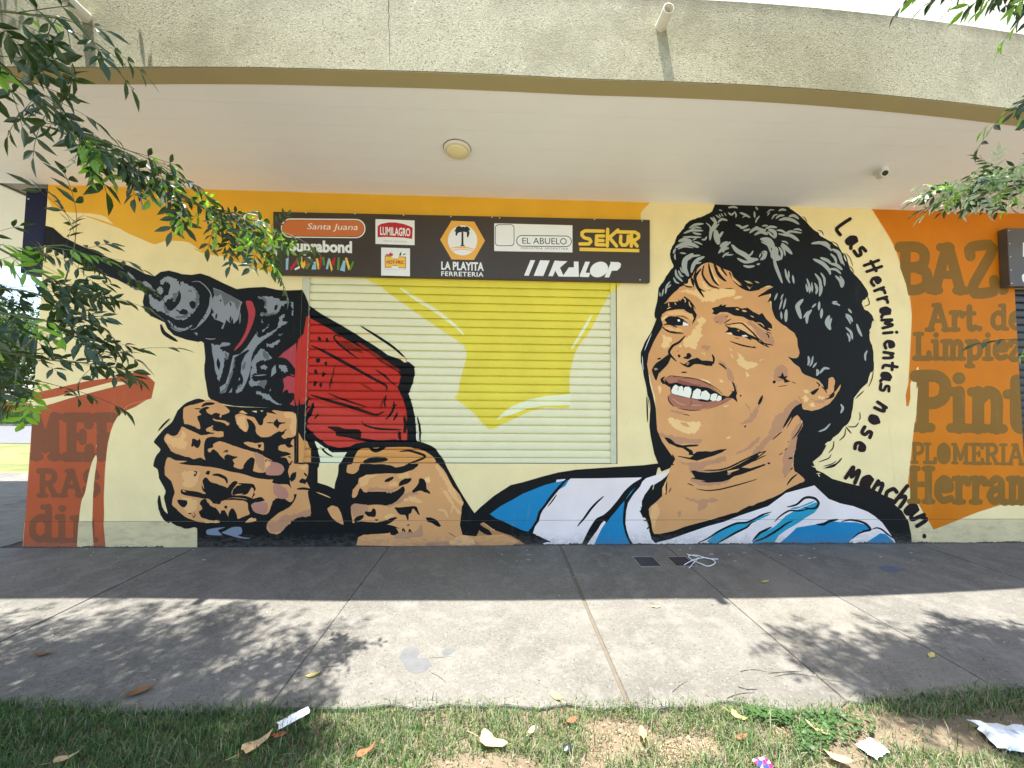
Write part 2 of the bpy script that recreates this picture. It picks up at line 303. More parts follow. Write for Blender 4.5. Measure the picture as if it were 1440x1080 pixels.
MURAL="""
@background
q ochre Z 70,255 200,257 400,262 560,266 720,270 840,272 916,274 914,281 906,289 901,297 900,312 880,330 640,330 420,330 400,384 360,377 350,371 338,370 325,367 310,359 290,356 277,349 265,341 247,339 230,340 217,344 197,336 180,329 160,317 148,306 130,302 108,301 88,299 72,291
k ochre A 9 480,140 560,165 660,200 740,232
k ochre A 9 1090,320 1160,345 1240,358
p rust Z 30,556 97,541 125,535 165,530 200,521 218,538 213,560 205,563 190,572 178,577 166,588 158,605 152,625 149,650 147,690 146,735 150,780 30,780
p cream C 160,92 250,80 330,65 400,45 520,15 640,-15 745,-8 660,10 560,35 400,75 300,105 160,142
q cream C 540,395 520,430 500,500 480,600 458,655 445,760 440,935 525,935 520,770 525,600 535,500 546,420
q cream C 552,322 543,335 542,352 549,360 558,350 560,330
p orange B 575,60 583,88 620,150 680,250 715,320 742,400 775,500 797,600 806,700 800,850 795,960 788,1080 776,1150 778,1208 790,1190 800,1080 832,1002 845,980 852,1030 850,1080 838,1210 815,1360 800,1510 783,1640 850,1760 930,1895 1180,1790 1600,1650 1600,60
k peach B 5 583,88 620,150 680,250 715,320 742,400 775,500 797,600 806,700 800,850 795,960 788,1080
k peach D 5 848,-20 838,130 815,280 800,430 785,560
k rustedge C 3 860,80 800,95 720,120 660,185 625,265 603,370 592,480 585,640 590,780 605,910
q yellow Z 528,385 535,402 550,414 572,430 600,450 625,467 647,482 655,492 655,505 651,520 646,540 644,555 639,560 657,575 670,587 680,599 691,606 710,597 720,592.5 735,585 750,579 770,574 801,574 801,540 803,520 808,500 815,485 830,465 840,445 848,430 855,415 860,385
p shutw Z 698,592 710,580 722,572 745,563 770,558 803,555 803,571 765,572 742,576 722,584
k yellowlt Z 5 562,404 585,420 610,435 640,458 652,471
k shutw Z 4 833,441 820,465 804,491
@text
@shirt
p black Z 1282,770 1281,752 1277,733 1268,718 1256,708 1243,697 1231,690 1210,684 1188,679 1170,674 1158,666 1148,662 1145,655 1138,640 1120,650 1085,680 1060,710 1010,735 925,758 900,745 915,700 925,660 942,651 905,656 860,659 810,663 785,667 762,673 735,681 718,685 695,700 676,716 668,724 661,735 657,748 660,770
p skindark s 590,800 640,780 690,815 760,870 860,905 940,930 1040,985 1110,1040 -200,1060 -200,900
p shirtw s 1270,760 1440,440 1460,300 1560,290 1560,1080 1440,1020 1390,1005 1195,905 1220,830
p shirtw t 340,285 600,282 1140,268 1060,350 1000,400 940,450 880,540 800,640 740,680 640,750 590,800 540,890 460,1040 -40,1040 110,1000 0,940 -50,930 0,700 40,620 90,520 170,440 250,360
p blue s 710,690 830,600 960,530 1080,460 1200,410 1340,355 1440,330 1600,300 1560,370 1440,440 1340,560 1260,660 1230,760 1180,840 1140,890 1080,875 960,820 860,770 780,740
p blue t 945,535 905,580 860,640 800,710 760,765 725,800 690,860 640,950 600,1040 1010,1040 975,970 950,900 935,800 935,700 940,620
p teal t 1070,375 1010,440 960,520 945,535 970,510 1030,430
p shirtw t 1190,275 1300,240 1380,215 1440,200 1400,260 1340,310 1280,350 1240,370 1170,470 1140,540 1140,600 1120,660 1160,740 1190,780 1220,870 1250,950 1270,1000 1330,1040 1040,1030 1000,960 970,880 955,790 965,650 985,560 1040,470 1110,380 1150,310
p shirtw t 715,765 680,800 640,870 560,980 520,1040 600,1040 650,930 690,850 735,780
p shirtw g 200,1005 340,970 560,890 760,820 940,770 1120,700 1260,650 1440,590 1640,440 1960,350 2120,500 2250,550 2400,580 2560,640 2640,690 2720,760 2800,870 2860,960 2890,1050 100,1060
k black t 30 -10,680 40,610 110,510 190,410 260,330 320,270
k black t 26 1150,290 1110,370 1030,460 960,570 945,680 940,780 960,880 1000,980 1040,1030
k black t 46 1150,280 1050,350 960,440 890,540 800,650 720,720 640,760 570,860 520,950 465,1050
k black t 14 185,465 130,545 80,605
k black t 24 715,482 630,560 560,640 490,740 445,790 415,832
k black t 20 -20,950 60,990 115,1010
p black g 340,190 300,250 240,300 190,330 160,350 150,400 110,430 90,460 60,480 70,520 40,560 30,620 0,600 40,660 30,720 60,730 90,800 110,900 130,980 180,990 340,960 560,880 880,780 1060,720 1440,590 1440,520 1200,600 850,730 560,810 160,915 110,700 105,620 250,480 300,300 350,130
k black g 12 150,345 110,385
k black g 12 110,420 60,455
k black g 10 100,480 40,500
k black g 12 70,560 20,585
k black g 14 60,640 -10,655
k black g 10 70,700 20,722
k black g 10 80,755 35,765
k black g 14 100,830 75,860
k black g 10 120,900 100,880
p teal g 750,990 860,900 980,830 1080,790 1180,780 1240,750 1440,680 1440,700 1260,780 1200,830 1060,900 940,960 860,1020 780,1020
k black g 22 650,1010 760,960 880,880 1000,820 1090,785 1200,775 1320,720 1440,665
k black g 22 860,1020 960,960 1080,890 1200,830 1250,780 1300,760
p teal g 1250,1030 1300,960 1340,900 1440,860 1500,830 1640,700 1740,640 1840,600 1980,540 2020,560 2010,600 1960,660 1860,720 1760,790 1640,860 1560,920 1480,1050
p blue g 1500,1050 1580,1000 1660,930 1760,830 1980,790 2080,760 2200,755 2330,780 2400,830 2330,870 2230,900 2160,960 2150,1020 1900,1050
p blue h 380,1030 480,960 640,860 760,800 860,770 960,760 1150,760 1260,790 1300,840 1200,860 1140,910 1090,960 1050,1010 900,1050
p blue h 1180,1030 1300,960 1420,880 1480,890 1560,960 1600,1040
k black h 26 370,600 480,570 560,500 620,485 690,500 730,550 700,600 640,615 560,600
p teal h 430,605 520,590 620,545 700,515 660,550 560,590 480,620 410,620
k black h 18 230,770 300,700 400,640 520,640 640,610
k black h 16 -10,745 90,690 200,655
k teal h 18 10,755 100,715 180,680
k black h 26 -20,990 60,900 130,860 200,825
k black h 24 -20,1000 120,950 280,850 360,790 440,750
k black h 28 700,790 780,790 840,755 950,730
k black h 24 980,755 1080,735 1190,750 1260,780 1310,840 1240,860 1170,890 1100,950
k black h 18 1320,840 1380,820 1440,840 1500,890 1590,950
@face
q skin Z 939.5,536 949,512 958,480 965,463 974,455 984,444 1000,425 975,395 985,378 1000,372 1020,374 1040,385 1060,402 1080,402 1088,400 1082,408 1084,430 1090,446 1101,456 1114,465 1121,475 1122.5,487 1124,496 1121,503 1111,502 1108,501 1115,510 1124,516 1129,525 1140,530 1150,534 1161,548 1164,545 1165,532 1171,530.5 1174,535 1173,545 1172,551 1182,540 1180,548 1172,561 1164,569 1152,575 1141,578 1129,575 1126,590 1129,598 1122,610 1120,624 1118,632 1115,642 1116,658 1120,665 1132,676 1120,683 1106,690 1098,696 1080,704 1060,712 1050,715 1037,722 1006,731 970,741 945,750 920,754 916,740 913,725 913,717 925,706 931,700 931,690 937,677 941,665 943,656 949,647 937,632 931,622 924,606 922.5,590 922.5,574 920,555 916,540 914,528 912,525 910,512 912,497 919,480 925,469 930,460 929,447 934,440 931,427 941,412 950,407
p skin a 330,1080 430,985 470,950 540,880 590,800 680,740 740,695 790,690 870,720 940,750 990,790 1030,850 1100,900 1150,950 1250,1000 1440,990 1440,1200 330,1200
q skin Z 930,430 945,412 965,400 1000,395 1060,402 1080,404 1084,430 1100,456 1120,475 1123,498 1110,505 1124,520 1150,540 1160,560 1130,572 1100,640 1060,690 960,720 935,610 920,540 913,510 922,475 930,450
q skinsh g 430,70 520,100 640,90 800,60 960,30 960,80 860,110 760,130 700,180 600,190 560,140 480,110
q skinsh g 560,140 640,180 900,190 1000,230 1000,300 880,350 760,360 620,330 560,290 620,260 560,200
q skinsh f 380,400 480,340 530,400 440,480 400,560 340,650 260,740 180,820 100,900 0,1000 0,920 60,860 160,740 210,600 250,520 330,470
q skinsh f 500,520 540,560 480,640 420,740 400,840 340,960 330,1060 440,1060 440,980 480,880 500,760 540,640
q skinsh e 180,690 300,740 420,760 560,780 700,800 660,840 520,840 400,830 290,790 230,760
q skinsh g 470,485 600,510 760,515 810,495 890,530 830,550 770,550 750,600 680,650 650,640 650,560 570,530
q skinsh g 430,660 465,650 460,710 425,715
q skinsh e 1180,370 1230,420 1240,500 1200,560 1130,600 1150,620 1260,590 1320,500 1340,420 1390,320 1330,400 1290,430 1260,500
q skinsh e 1080,940 1180,900 1260,820 1340,760 1330,810 1260,880 1160,930 1090,960
q skinsh e 970,0 1020,0 1050,90 1090,200 1100,260 1060,170 1010,110
q skinsh e 340,460 440,470 520,500 440,500
q skinsh d 190,560 230,620 220,680 160,650 60,580 20,520 60,480 130,560
q skinsh c 820,370 900,330 1000,330 960,400 900,440 850,410
q skinsh c 860,840 940,870 1000,950 1060,1080 1000,1080 960,960 900,880
q skinsh c 700,690 740,680 785,690 770,730 720,730 695,710
q skinlt g 130,620 180,560 215,620 215,700 170,800 150,890 120,720
q skinsh h 330,60 400,20 440,140 400,200 340,260
q skinsh d 240,960 300,900 370,930 380,1040 340,1080 240,1080
q skinsh c 1180,440 1260,470 1380,620 1440,640 1440,560 1340,480 1240,400
q skinhl c 440,60 520,30 600,50 640,30 720,60 800,50 900,40 1000,30 1080,60 1030,120 930,130 860,160 820,190 760,170 700,180 640,120 560,90 500,70
p skinhl c 1050,140 1090,115 1155,115 1130,145 1070,155
q skinhl c 640,390 700,350 745,400 700,460 690,520 700,570 660,620 640,680 610,725 560,700 510,710 480,660 500,600 570,560 590,500 630,470 660,420
q skinhl c 250,560 290,570 360,590 340,640 310,700 260,710 235,670 260,620
q skinhl c 1090,760 1140,790 1180,850 1280,880 1330,890 1260,940 1190,950 1120,910 1085,860 1110,820
p skinhl c 1185,970 1235,1020 1200,1045
p skinhl c 430,690 470,700 460,660
p skinhl c 1000,700 1040,740 1020,740
p skinhl c 1340,850 1400,825 1350,860
p skinhl c 1020,760 1060,830 1030,810
q skinhl e 310,550 400,555 470,580 560,590 670,590 680,640 640,690 600,730 520,720 440,690 380,660 330,600
q skin e 450,600 520,600 560,650 500,640
p skinhl e 930,410 1010,395 960,425
p skinhl e 970,770 1020,750 1010,780 970,785
q skinhl e 680,110 760,115 800,145 730,135
q skinhl e 890,110 940,130 930,150 900,135
q skinhl e 205,180 230,170 240,230 215,270
q skinlt a 620,830 680,790 700,850 720,950 760,1000 700,1010 640,930
q skinhl a 790,720 850,860 900,960 830,900 790,820
q skinhl a 700,900 740,940 800,990 870,1000 780,1010 720,990
q skinhl f 555,230 600,215 615,250 580,265
q skinhl f 555,300 600,290 610,340 585,375 560,340
q skinhl f 625,390 670,375 690,405 650,415
q skinhl f 730,300 790,300 770,330 735,325
q skinsh f 650,330 740,345 840,330 780,370 700,370
k skinsh f 16 500,290 530,350 545,380
q black f 640,250 720,205 735,215 690,270 655,280
k black f 14 700,135 740,170 720,190
q black f 790,335 840,310 880,260 905,250 900,300 850,325
k black f 14 760,185 800,220 820,260
k black f 8 905,160 900,250 830,300
p black c 250,215 320,180 370,180 430,175 430,150 450,170 500,115 560,160 600,210 630,265 600,260 640,330 620,390 585,440 600,370 595,330 520,290 490,265 430,265 380,270 300,285 250,320 235,370 225,300
k skinlt c 12 320,190 325,235
k skinlt c 10 300,260 350,240
k skinlt c 10 388,185 405,215
k skinlt c 11 480,130 510,160 505,190
k skinlt c 12 550,175 560,220 580,240
k skinsh c 12 600,240 625,268
q skinlt c 300,300 420,280 520,300 590,340 590,400 560,385 500,340 400,335 320,330
q skinhl c 240,400 300,360 290,330 240,370
q black c 275,385 330,345 400,345 460,365 520,410 565,450 500,435 470,450 400,450 330,445 255,450 300,420
k black c 10 400,340 480,345 550,380
p white c 485,405 550,435 540,450 480,452
p white c 418,385 440,378 452,400 430,408
k black c 22 240,460 310,510 380,530 490,540
k black c 8 330,440 420,470 370,460
q skinlt c 280,470 380,480 480,490 480,520 380,515 300,495
p black c 805,255 850,240 880,235 915,205 920,225 970,212 960,240 1000,240 1100,240 1140,260 1210,250 1290,310 1380,350 1375,310 1420,380 1440,400 1440,520 1360,470 1300,420 1270,400 1220,390 1160,355 1060,340 980,300 900,300 860,330 810,315 830,290
k skinlt c 16 1075,262 1115,272
k skinlt c 18 1145,280 1200,295
k skinlt c 10 1240,340 1290,365
k skinlt c 12 1310,430 1380,440
k skinlt c 12 1340,375 1400,400
k skinlt c 12 1370,500 1430,480
p black d 0,300 60,330 90,310 140,380 200,440 210,490 150,480 200,520 120,500 60,450 0,400
k skinlt d 10 20,420 80,430 120,470
k black d 14 130,540 160,560 170,600
k black d 10 130,520 200,550
q skinlt c 1020,440 1120,400 1220,440 1280,530 1300,590 1230,570 1120,500 1040,480
q black c 955,445 1010,470 1080,480 1160,510 1230,555 1310,590 1320,620 1240,600 1160,580 1060,570 1020,530 960,530 990,490
k black c 16 940,430 1000,440 1090,425 1150,430 1230,500 1300,570 1350,650 1440,700
k black c 12 940,425 1030,375
k black c 8 955,355 990,345
k black c 8 850,420 880,405
p white c 1140,565 1190,560 1215,580 1160,580
p white c 970,545 1025,535 1035,555
p skinhl c 1090,505 1120,510 1110,520
k black c 16 1010,630 1120,670 1200,690 1310,710
k black c 7 1060,590 1120,605
k black c 14 1180,580 1260,620
k black d 16 -10,580 60,640 120,660 220,680
k black d 12 -5,560 60,610 180,710
k black d 10 -10,690 20,705
k black c 26 510,565 440,640 370,680 325,750 350,800 410,860
p black c 330,770 350,810 320,880 290,920 240,970 210,1000 185,1080 170,1070 145,1010 130,960 150,920 180,880 240,840 290,800
p skinsh c 155,940 180,935 205,950 170,965
k black c 18 190,835 240,825
q black c 425,785 445,780 460,800 440,815 425,805
q black c 525,770 560,765 580,800 550,830 500,830 485,815 520,800
q black c 440,870 500,890 560,840 640,820 700,850 740,850 820,860 830,880 800,915 740,910 660,890 600,900 560,930 500,915
k black c 22 810,780 830,830 825,890
q skinsh c 520,880 545,865 555,885 530,895
k black c 8 420,740 435,745
k black c 10 430,800 455,790
k black c 18 880,880 930,910 970,950
k black c 16 460,985 530,985
q skinhl c 690,760 720,765 730,785 705,780
q lip e 280,100 350,65 450,90 560,95 700,130 800,180 860,230 920,290 990,310 1050,320 960,365 860,400 760,430 640,455 520,450 400,420 330,370 310,300 340,270 330,180
q black e 270,100 330,150 420,140 480,165 560,175 660,185 760,200 840,240 920,285 990,300 1040,250 980,230 1060,240 1030,130 1060,160 1090,260 1080,300 1095,370 1040,320 960,320 920,350 840,345 760,365 680,355 560,320 440,300 370,270 340,230 345,200 300,170
k black e 20 240,90 270,140 300,170
k black e 22 280,75 240,110 265,160
k black e 10 280,100 340,65 440,75 600,95 740,140 860,210 930,280
p teeth e 350,235 375,185 400,165 430,185 445,190 470,180 490,210 510,190 550,190 578,215 575,270 560,318 480,300 400,280 360,265
p teeth e 580,318 600,240 640,210 675,220 690,250 740,230 790,280 780,330 760,345 690,330 640,332
p teeth e 785,335 800,280 835,265 870,275 865,310 880,290 915,300 915,340 880,355 850,345 820,355
k black e 6 430,185 425,240
k black e 6 490,200 485,240
k black e 7 692,240 675,300
k black e 7 800,275 785,320
k black e 6 868,290 862,335
k lipdk e 8 330,60 450,90 600,100 700,130 800,180
q lipdk e 420,110 520,130 600,160 700,170 640,180 520,170 440,150
k liplt e 14 360,320 440,380 520,400
k liplt e 12 560,400 640,400 700,400
k lipdk e 10 570,330 575,380 555,420
k black e 12 310,300 330,360 380,420
k black e 9 420,435 560,460 700,455
k lipdk e 9 720,450 860,410 1000,350
k black e 8 480,505 530,510 560,525
p black e 1120,285 1145,285 1130,310
k black e 26 1375,290 1360,340 1340,390
k black e 16 1170,655 1195,630
p black e 270,770 310,770 350,790 400,840 480,860 560,850 665,850 640,870 560,875 520,880 590,920 600,960 640,930 740,925 800,930 900,905 980,900 920,940 820,980 720,1010 640,1035 540,1015 420,985 440,980 560,1000 600,975 545,965 550,940 480,890 420,880 380,860 320,835
p black g 570,190 620,185 660,200 760,210 880,200 1000,170 1120,110 1240,40 1320,-10 1340,30 1280,80 1140,150 1240,160 1400,110 1415,122 1300,170 1140,230 1060,250 1000,290 920,315 760,325 680,310 740,305 620,285 565,275 620,265
k black g 18 710,182 880,180 1000,150 1160,70 1340,-20
p skinsh g 975,225 1040,200 1000,238
p skinlt g 980,190 1120,165 1100,180 990,215
k black g 12 1340,-10 1420,-40
k black g 11 530,335 570,345 600,365
k black g 14 630,395 760,415 900,400 1040,365 1200,320 1315,283
k black h 16 -10,165 60,140 130,110
k black h 20 150,100 185,105
k black h 12 -20,30 60,-20
k black h 12 -20,70 80,10 140,-40
k black h 8 -10,295 30,285
k black g 22 300,310 290,400 292,465
k black g 10 350,380 325,440
k black g 16 350,100 380,130
p skinlt g 250,390 290,310 300,300 285,380 290,440 265,460
k black e 14 360,960 395,1025
k black f 30 540,380 460,440 400,540 330,660
k black f 12 480,480 420,570 370,660
k black f 12 320,700 270,740 210,795
k black f 14 550,600 500,700 430,790
k black f 10 530,680 480,770
k black f 9 395,810 380,825
k black f 9 380,880 345,920
k black f 9 325,940 280,970
k black f 18 440,995 385,1010
k black f 16 80,925 0,990
k black f 12 140,970 70,1000 0,1040
q black f 210,135 230,118 250,130 240,150 215,152
q black f 305,65 325,25 345,75 380,65 370,110 410,130 350,145 330,110 265,80
k skinsh f 8 360,110 375,75
k black f 8 420,132 475,155
k black f 8 270,190 380,175
k black f 26 100,290 70,350 50,395
k black h 18 490,220 420,280 370,350
k black h 14 440,40 390,50
k black h 14 440,150 410,175
@hair
q black Z 925,415 926,403 932,395 937,386 942,378 947,372 944,364 942,354 944,346 949,337 951,330 956,324 961,318 964,312 970,307 981,303 988,301 996,297 1001,294 1004,287 1009,283 1040,284 1070,286 1106,288 1113,292 1125,301 1135,311 1141,318 1150,325 1158,332 1169,338 1178,345 1184,353 1190,361 1193,370 1196,378 1203,386 1211,395 1218,405 1221,413 1218,418 1212,423 1214,431 1221,437 1227,444 1230,452 1229,459 1223,467 1223,477 1228,490 1229,504 1228,519 1223,528 1219,538 1210,547 1201,559 1199,574 1197,586 1192,596 1186,601 1180,610 1169,619 1160,630 1155,640 1145,648 1141,655 1146,663 1150,672 1142,676 1132,672 1124,666 1117,664 1116,655 1116,642 1119,632 1120,622 1123,610 1129,598 1126,590 1121,584 1112,590 1117,578 1127,567 1129,575 1141,578 1152,575 1164,569 1172,561 1180,548 1182,540 1173,551 1174,535 1171,530 1165,532 1164,545 1161,548 1156,540 1150,534 1140,530 1129,525 1124,516 1115,510 1108,501 1111,502 1121,503 1124,496 1122,487 1121,475 1114,465 1101,456 1090,446 1085,432 1084,422 1079,424 1084,412 1065,416 1080,406 1087,402 1080,400 1064,406 1050,404 1040,396 1031,387 1028,380 1020,377 1008,371 1000,367 990,368 980,376 974,384 970,393 962,399 956,402 944,413 935,424 930,430 925,440 922,447 920,440
p black Z 925,415 930,430 929,445 932,455 930,461 925,469 919,480 912,497 910,512 912,525 914,540 918,555 922,574 923,590 924,606 931,622 941,637 949,648 942,660 930,665 920,640 915,615 913,600 914,580 911,561 909,545 905,528 904,520 901,508 901,495 907,480 916,465 920,455 923,447 920,440 924,430
k white c 7 130,540 80,660 50,740
k white c 7 25,800 30,900 40,960
k cream e 7 75,270 105,360 110,460 95,590
k black e 16 75,300 80,420 85,600
k black a 22 720,720 700,820 740,900 800,960 890,990
k black a 26 770,700 790,800 830,900 890,960
k black a 34 830,700 880,820 920,870 970,910
k black a 22 900,730 940,800 980,850
k black a 22 640,760 610,860 640,960 680,1000 730,1025
k black a 30 690,760 620,860 650,980 720,1090
k black a 28 560,850 590,900 600,970
k black a 20 480,920 520,960 590,975
k black a 10 950,990 1050,990
k black a 28 1000,800 1060,900 1140,970 1230,1010 1350,1000
k black d 16 215,20 130,80 50,130
p skinlt a 1015,820 1060,880 1140,960 1110,950 1040,890
p skinlt a 870,740 930,800 970,855 920,830 880,790
p hairlt a 1170,900 1230,910 1270,940 1210,930
k hairlt a 12 1290,910 1340,930
p skinlt a 1200,960 1240,985 1270,955 1230,1000
p skinhl a 545,885 570,870 560,915 600,960 540,940
p skinlt a 490,935 540,935 570,965 520,955
k grey a 22 990,70 1050,60 1100,75
k grey a 12 885,90 925,105
k grey a 16 740,240 790,290 790,430
k grey a 36 790,180 850,240 800,330 785,440
k grey a 16 820,170 860,230
k grey a 14 850,150 900,190
k grey a 12 885,140 910,180
k grey a 12 910,135 935,170
k grey a 10 945,125 970,165
k grey a 24 870,240 920,200 985,215
k grey a 18 820,340 860,280 890,250
k grey a 20 990,125 1030,150 1060,120
k grey a 16 1060,110 1080,150 1075,185
k grey a 24 1120,125 1180,150 1240,185
k grey a 12 1150,185 1200,150
k grey a 18 1300,60 1325,100
k grey a 20 1285,110 1290,190
k grey a 18 1345,165 1310,210 1300,245
k grey a 26 550,300 620,260 715,250
k grey a 18 570,310 630,290 690,300
k grey a 26 490,360 580,325 710,330
k grey a 22 590,350 640,365 690,370
k grey a 20 480,400 560,400 690,405
k grey a 14 590,440 640,410
k grey a 40 430,450 500,430 585,450
k grey a 20 690,430 730,430 750,395
k grey a 18 600,455 650,465 700,490
k grey a 44 395,520 490,480 570,480 660,520
k grey a 16 420,540 500,510 600,525
k grey a 16 445,580 520,590
k grey a 22 375,590 385,560 398,530
k grey a 18 395,590 390,620 398,660
k grey a 56 600,590 510,660 500,760 545,850
k grey a 22 550,660 590,620 680,610
k grey a 40 575,810 600,720 650,660 725,625
k grey a 18 600,680 640,700 690,690
k grey a 26 400,770 410,840 480,910
k grey a 22 430,780 460,840 490,850
k grey a 20 375,860 400,910 440,930
k grey a 16 450,745 470,790 490,810
k grey a 22 340,905 300,960 285,1050
k grey a 16 265,990 245,1080
k grey a 14 220,1030 225,1080
k grey a 14 350,940 310,980
k grey a 60 850,320 860,400 885,490
k grey a 30 935,340 890,400 870,440
k grey a 40 990,460 930,490 900,520
k grey a 36 1020,460 960,500 880,590
k grey a 30 1000,530 950,540 930,580
k grey a 20 1000,580 960,600 925,635
k grey a 16 960,610 1050,605
k grey a 26 1075,265 1120,280 1150,300 1220,270
k grey a 22 1160,330 1200,325 1240,315
k grey a 34 1230,360 1300,310 1410,335
k grey a 30 1285,385 1350,350 1440,365
k grey a 20 1285,300 1330,290
k grey a 50 1030,490 1090,560 1180,610 1240,660 1330,660
k grey a 30 1090,645 1180,690 1290,680
k grey a 26 1160,730 1220,745 1290,735
k grey a 18 1310,720 1350,710
k grey a 20 1200,630 1250,600 1270,560
k grey a 16 1340,640 1360,590
k grey a 24 1400,560 1410,620 1370,670
k grey a 20 1370,570 1390,620 1350,670
k grey a 44 1350,430 1440,440 1500,500
k grey b 12 65,135 100,100 150,100
k grey b 12 70,165 100,120
k grey b 16 120,205 150,160 190,150
k grey b 22 165,200 210,165 265,165
k grey b 22 195,110 240,95 285,105
k grey b 34 200,215 280,200 360,220 430,265
k grey b 30 310,175 370,165 425,205
k grey b 18 10,280 80,275
k grey b 26 50,310 110,290 180,300
k grey b 40 80,320 150,350 165,415
k grey b 20 70,340 120,390 160,425
k grey b 22 0,330 60,325
k grey b 22 175,330 230,335 290,370
k grey b 24 190,370 260,380 330,345 460,365
k grey b 18 365,325 420,320 460,340
k grey b 36 240,385 330,390 430,455
k grey b 60 0,430 90,450 150,550
k grey b 24 0,460 80,500 115,600
k grey b 20 0,355 80,380
k grey b 80 170,520 150,620 220,660
k grey b 34 140,600 160,720 200,830 240,935
k grey b 26 200,520 235,590 225,670
k grey b 40 230,480 290,540 350,605
k grey b 20 220,500 260,560 270,625
k grey b 16 230,455 280,465 305,490
k grey b 24 270,770 290,860 325,935
k grey b 18 310,790 315,880
k grey b 22 355,840 370,940
k grey b 34 565,485 660,475 740,510 795,570
k grey b 20 660,465 730,475 780,515
k grey b 40 795,550 870,590 915,720
k grey b 16 900,650 940,740
k grey b 26 780,600 830,650 850,715
k grey b 40 585,660 690,710 760,780 780,840
k grey b 34 665,645 750,680 790,720
k grey b 34 780,715 850,730 915,785
k grey b 26 760,775 840,780 900,830
k grey b 30 605,825 660,900 670,1000 655,1080
k grey b 24 670,815 710,880 715,970
k grey b 22 515,880 540,960 545,1045
k grey b 18 505,940 520,1030
k grey b 18 570,920 575,1040
k grey b 24 600,930 630,990 620,1060
k grey b 30 835,850 890,910 905,985
k grey b 24 885,850 925,920 915,985
k grey b 20 20,570 60,580 40,660
k grey d 22 590,0 600,40 600,75
k grey d 18 625,0 635,40 622,90
k grey d 16 660,0 655,80
k grey d 26 690,0 710,50 695,98
k grey d 28 765,0 755,60 735,125
k grey d 20 265,85 230,170
k grey d 16 330,95 300,160
k grey d 18 320,150 285,275
k grey d 20 360,145 330,270
k grey d 22 305,295 312,385
k grey d 34 365,270 360,340 360,415
k grey d 46 555,155 490,230 505,300 530,380
k grey d 20 700,205 650,255
k grey d 34 650,275 600,340 595,435
k grey d 20 610,290 555,370
k grey d 26 735,180 730,285
k grey d 30 765,260 755,375
k grey d 44 850,340 820,420 860,505
k grey d 24 875,370 850,440 865,500
k grey d 18 875,190 940,185
k grey d 20 880,205 930,210 970,230
k grey d 22 1060,265 1100,315
k grey d 30 1030,325 1080,360 1108,415
k grey d 18 1030,345 1065,390 1090,440
k grey d 26 1030,475 1090,530 1108,615
k grey d 22 1045,540 1075,590 1072,640
k grey d 28 1155,435 1180,510 1215,580
k grey d 22 1275,735 1250,790 1255,855
k grey d 26 610,800 620,860 605,910
k grey d 20 665,800 650,880 625,920
k grey d 20 705,875 660,935
k grey d 32 705,950 720,985 705,1025
k grey d 26 740,1000 790,940 850,945
k grey f 26 975,385 1000,430 975,490
k grey f 20 725,700 800,670 860,605
k black b 8 455,180 490,190 520,240
k black b 10 640,335 680,345 705,390
k black b 9 790,460 850,490 880,540
k black b 9 920,590 950,620 975,690
k black b 7 950,590 1000,650 1035,750
k black b 8 980,730 1030,780 1040,830
k white b 12 650,370 690,410
k white b 10 930,620 960,690
k cream b 14 800,470 860,520
k cream d 26 1225,190 1270,220
k black d 10 1270,110 1300,210 1240,240
k cream d 14 1235,255 1270,285
k cream d 40 1345,400 1340,480 1300,525
k cream d 20 1330,660 1355,760 1350,870
k cream f 22 1320,20 1300,100 1280,180
k black f 10 1345,0 1330,90 1290,190
k black f 12 1240,230 1140,325
k white f 9 1130,320 1150,290
k black f 10 1190,470 1195,540 1180,570
k black f 12 1180,590 1140,640 1050,640
k cream f 22 880,780 960,730 1005,660
k black f 12 1030,660 1020,740 960,800
k black f 14 1030,640 1100,720
k cream f 24 800,850 860,810
k cream f 34 800,910 860,860
k black f 12 900,800 890,880 840,940
k cream f 18 720,1000 800,960 830,950
k cream f 26 680,1040 780,1010 860,960
k black f 12 870,950 840,1000 720,1045
k black f 16 990,1000 930,1060 800,1110
k cream h 12 650,130 760,165
k cream h 8 700,215 750,210
k black h 12 990,30 900,130 780,155
k black h 10 930,70 860,110 780,130
k cream h 12 700,70 800,40 850,10
k cream h 10 740,250 720,220
@drill
p black Z 60,318 75,322 90,335 110,345 140,358 165,368 190,378 205,386 218,389 226,383 238,381 250,384 256,386 270,387 282,385 295,389 315,399 333,407 350,405 372,404 390,408 402,409 425,408 429,415 433,425 437,440 435,455 424,475 421,490 422,520 424,560 430,590 420,600 380,575 330,572 300,566 293,558 290,540 288,500 287,483 262,478 245,472 236,463 232,454 215,446 204,438 201,425 204,411 190,407 165,394 140,385 110,372 85,358 60,345
k black i 40 370,690 410,790 560,885
k cream i 8 175,85 280,150
k black i 10 170,80 230,110 290,150
q cream i 870,1100 865,1000 850,900 800,890 780,1000 840,1100
k black Z 5 289,510 291,530 294,548
p grey2 i 0,100 60,150 90,190 0,180
p grey2 i 145,225 200,205 260,250 280,290 330,320 300,320 240,290
q dgrey i 0,220 60,270 170,300 100,300 0,250
q grey2 i 330,290 370,270 400,290 390,340 350,370 290,360 340,330
q grey2 i 245,350 300,400 360,430 400,400 460,350 480,280 470,230 430,210 380,240 360,205 420,170 500,160 560,200 590,280 570,340 520,440 510,390 480,410 430,440 410,480 460,540 460,590 380,550 270,500 245,440
q dgrey i 500,350 550,340 585,300 560,380 520,440
q dgrey i 410,470 450,530 460,590 410,540
q grey2 i 600,215 660,240 740,280 790,340 800,420 780,500 740,560 690,610 620,640 540,630 480,600 460,570 480,530 530,480 580,420 590,340 585,270
q dgrey i 740,290 800,360 800,440 770,520 760,420 770,360
q dgrey i 530,610 620,590 700,560 650,620 560,630
q black i 690,450 720,430 760,440 765,490 740,520 710,500
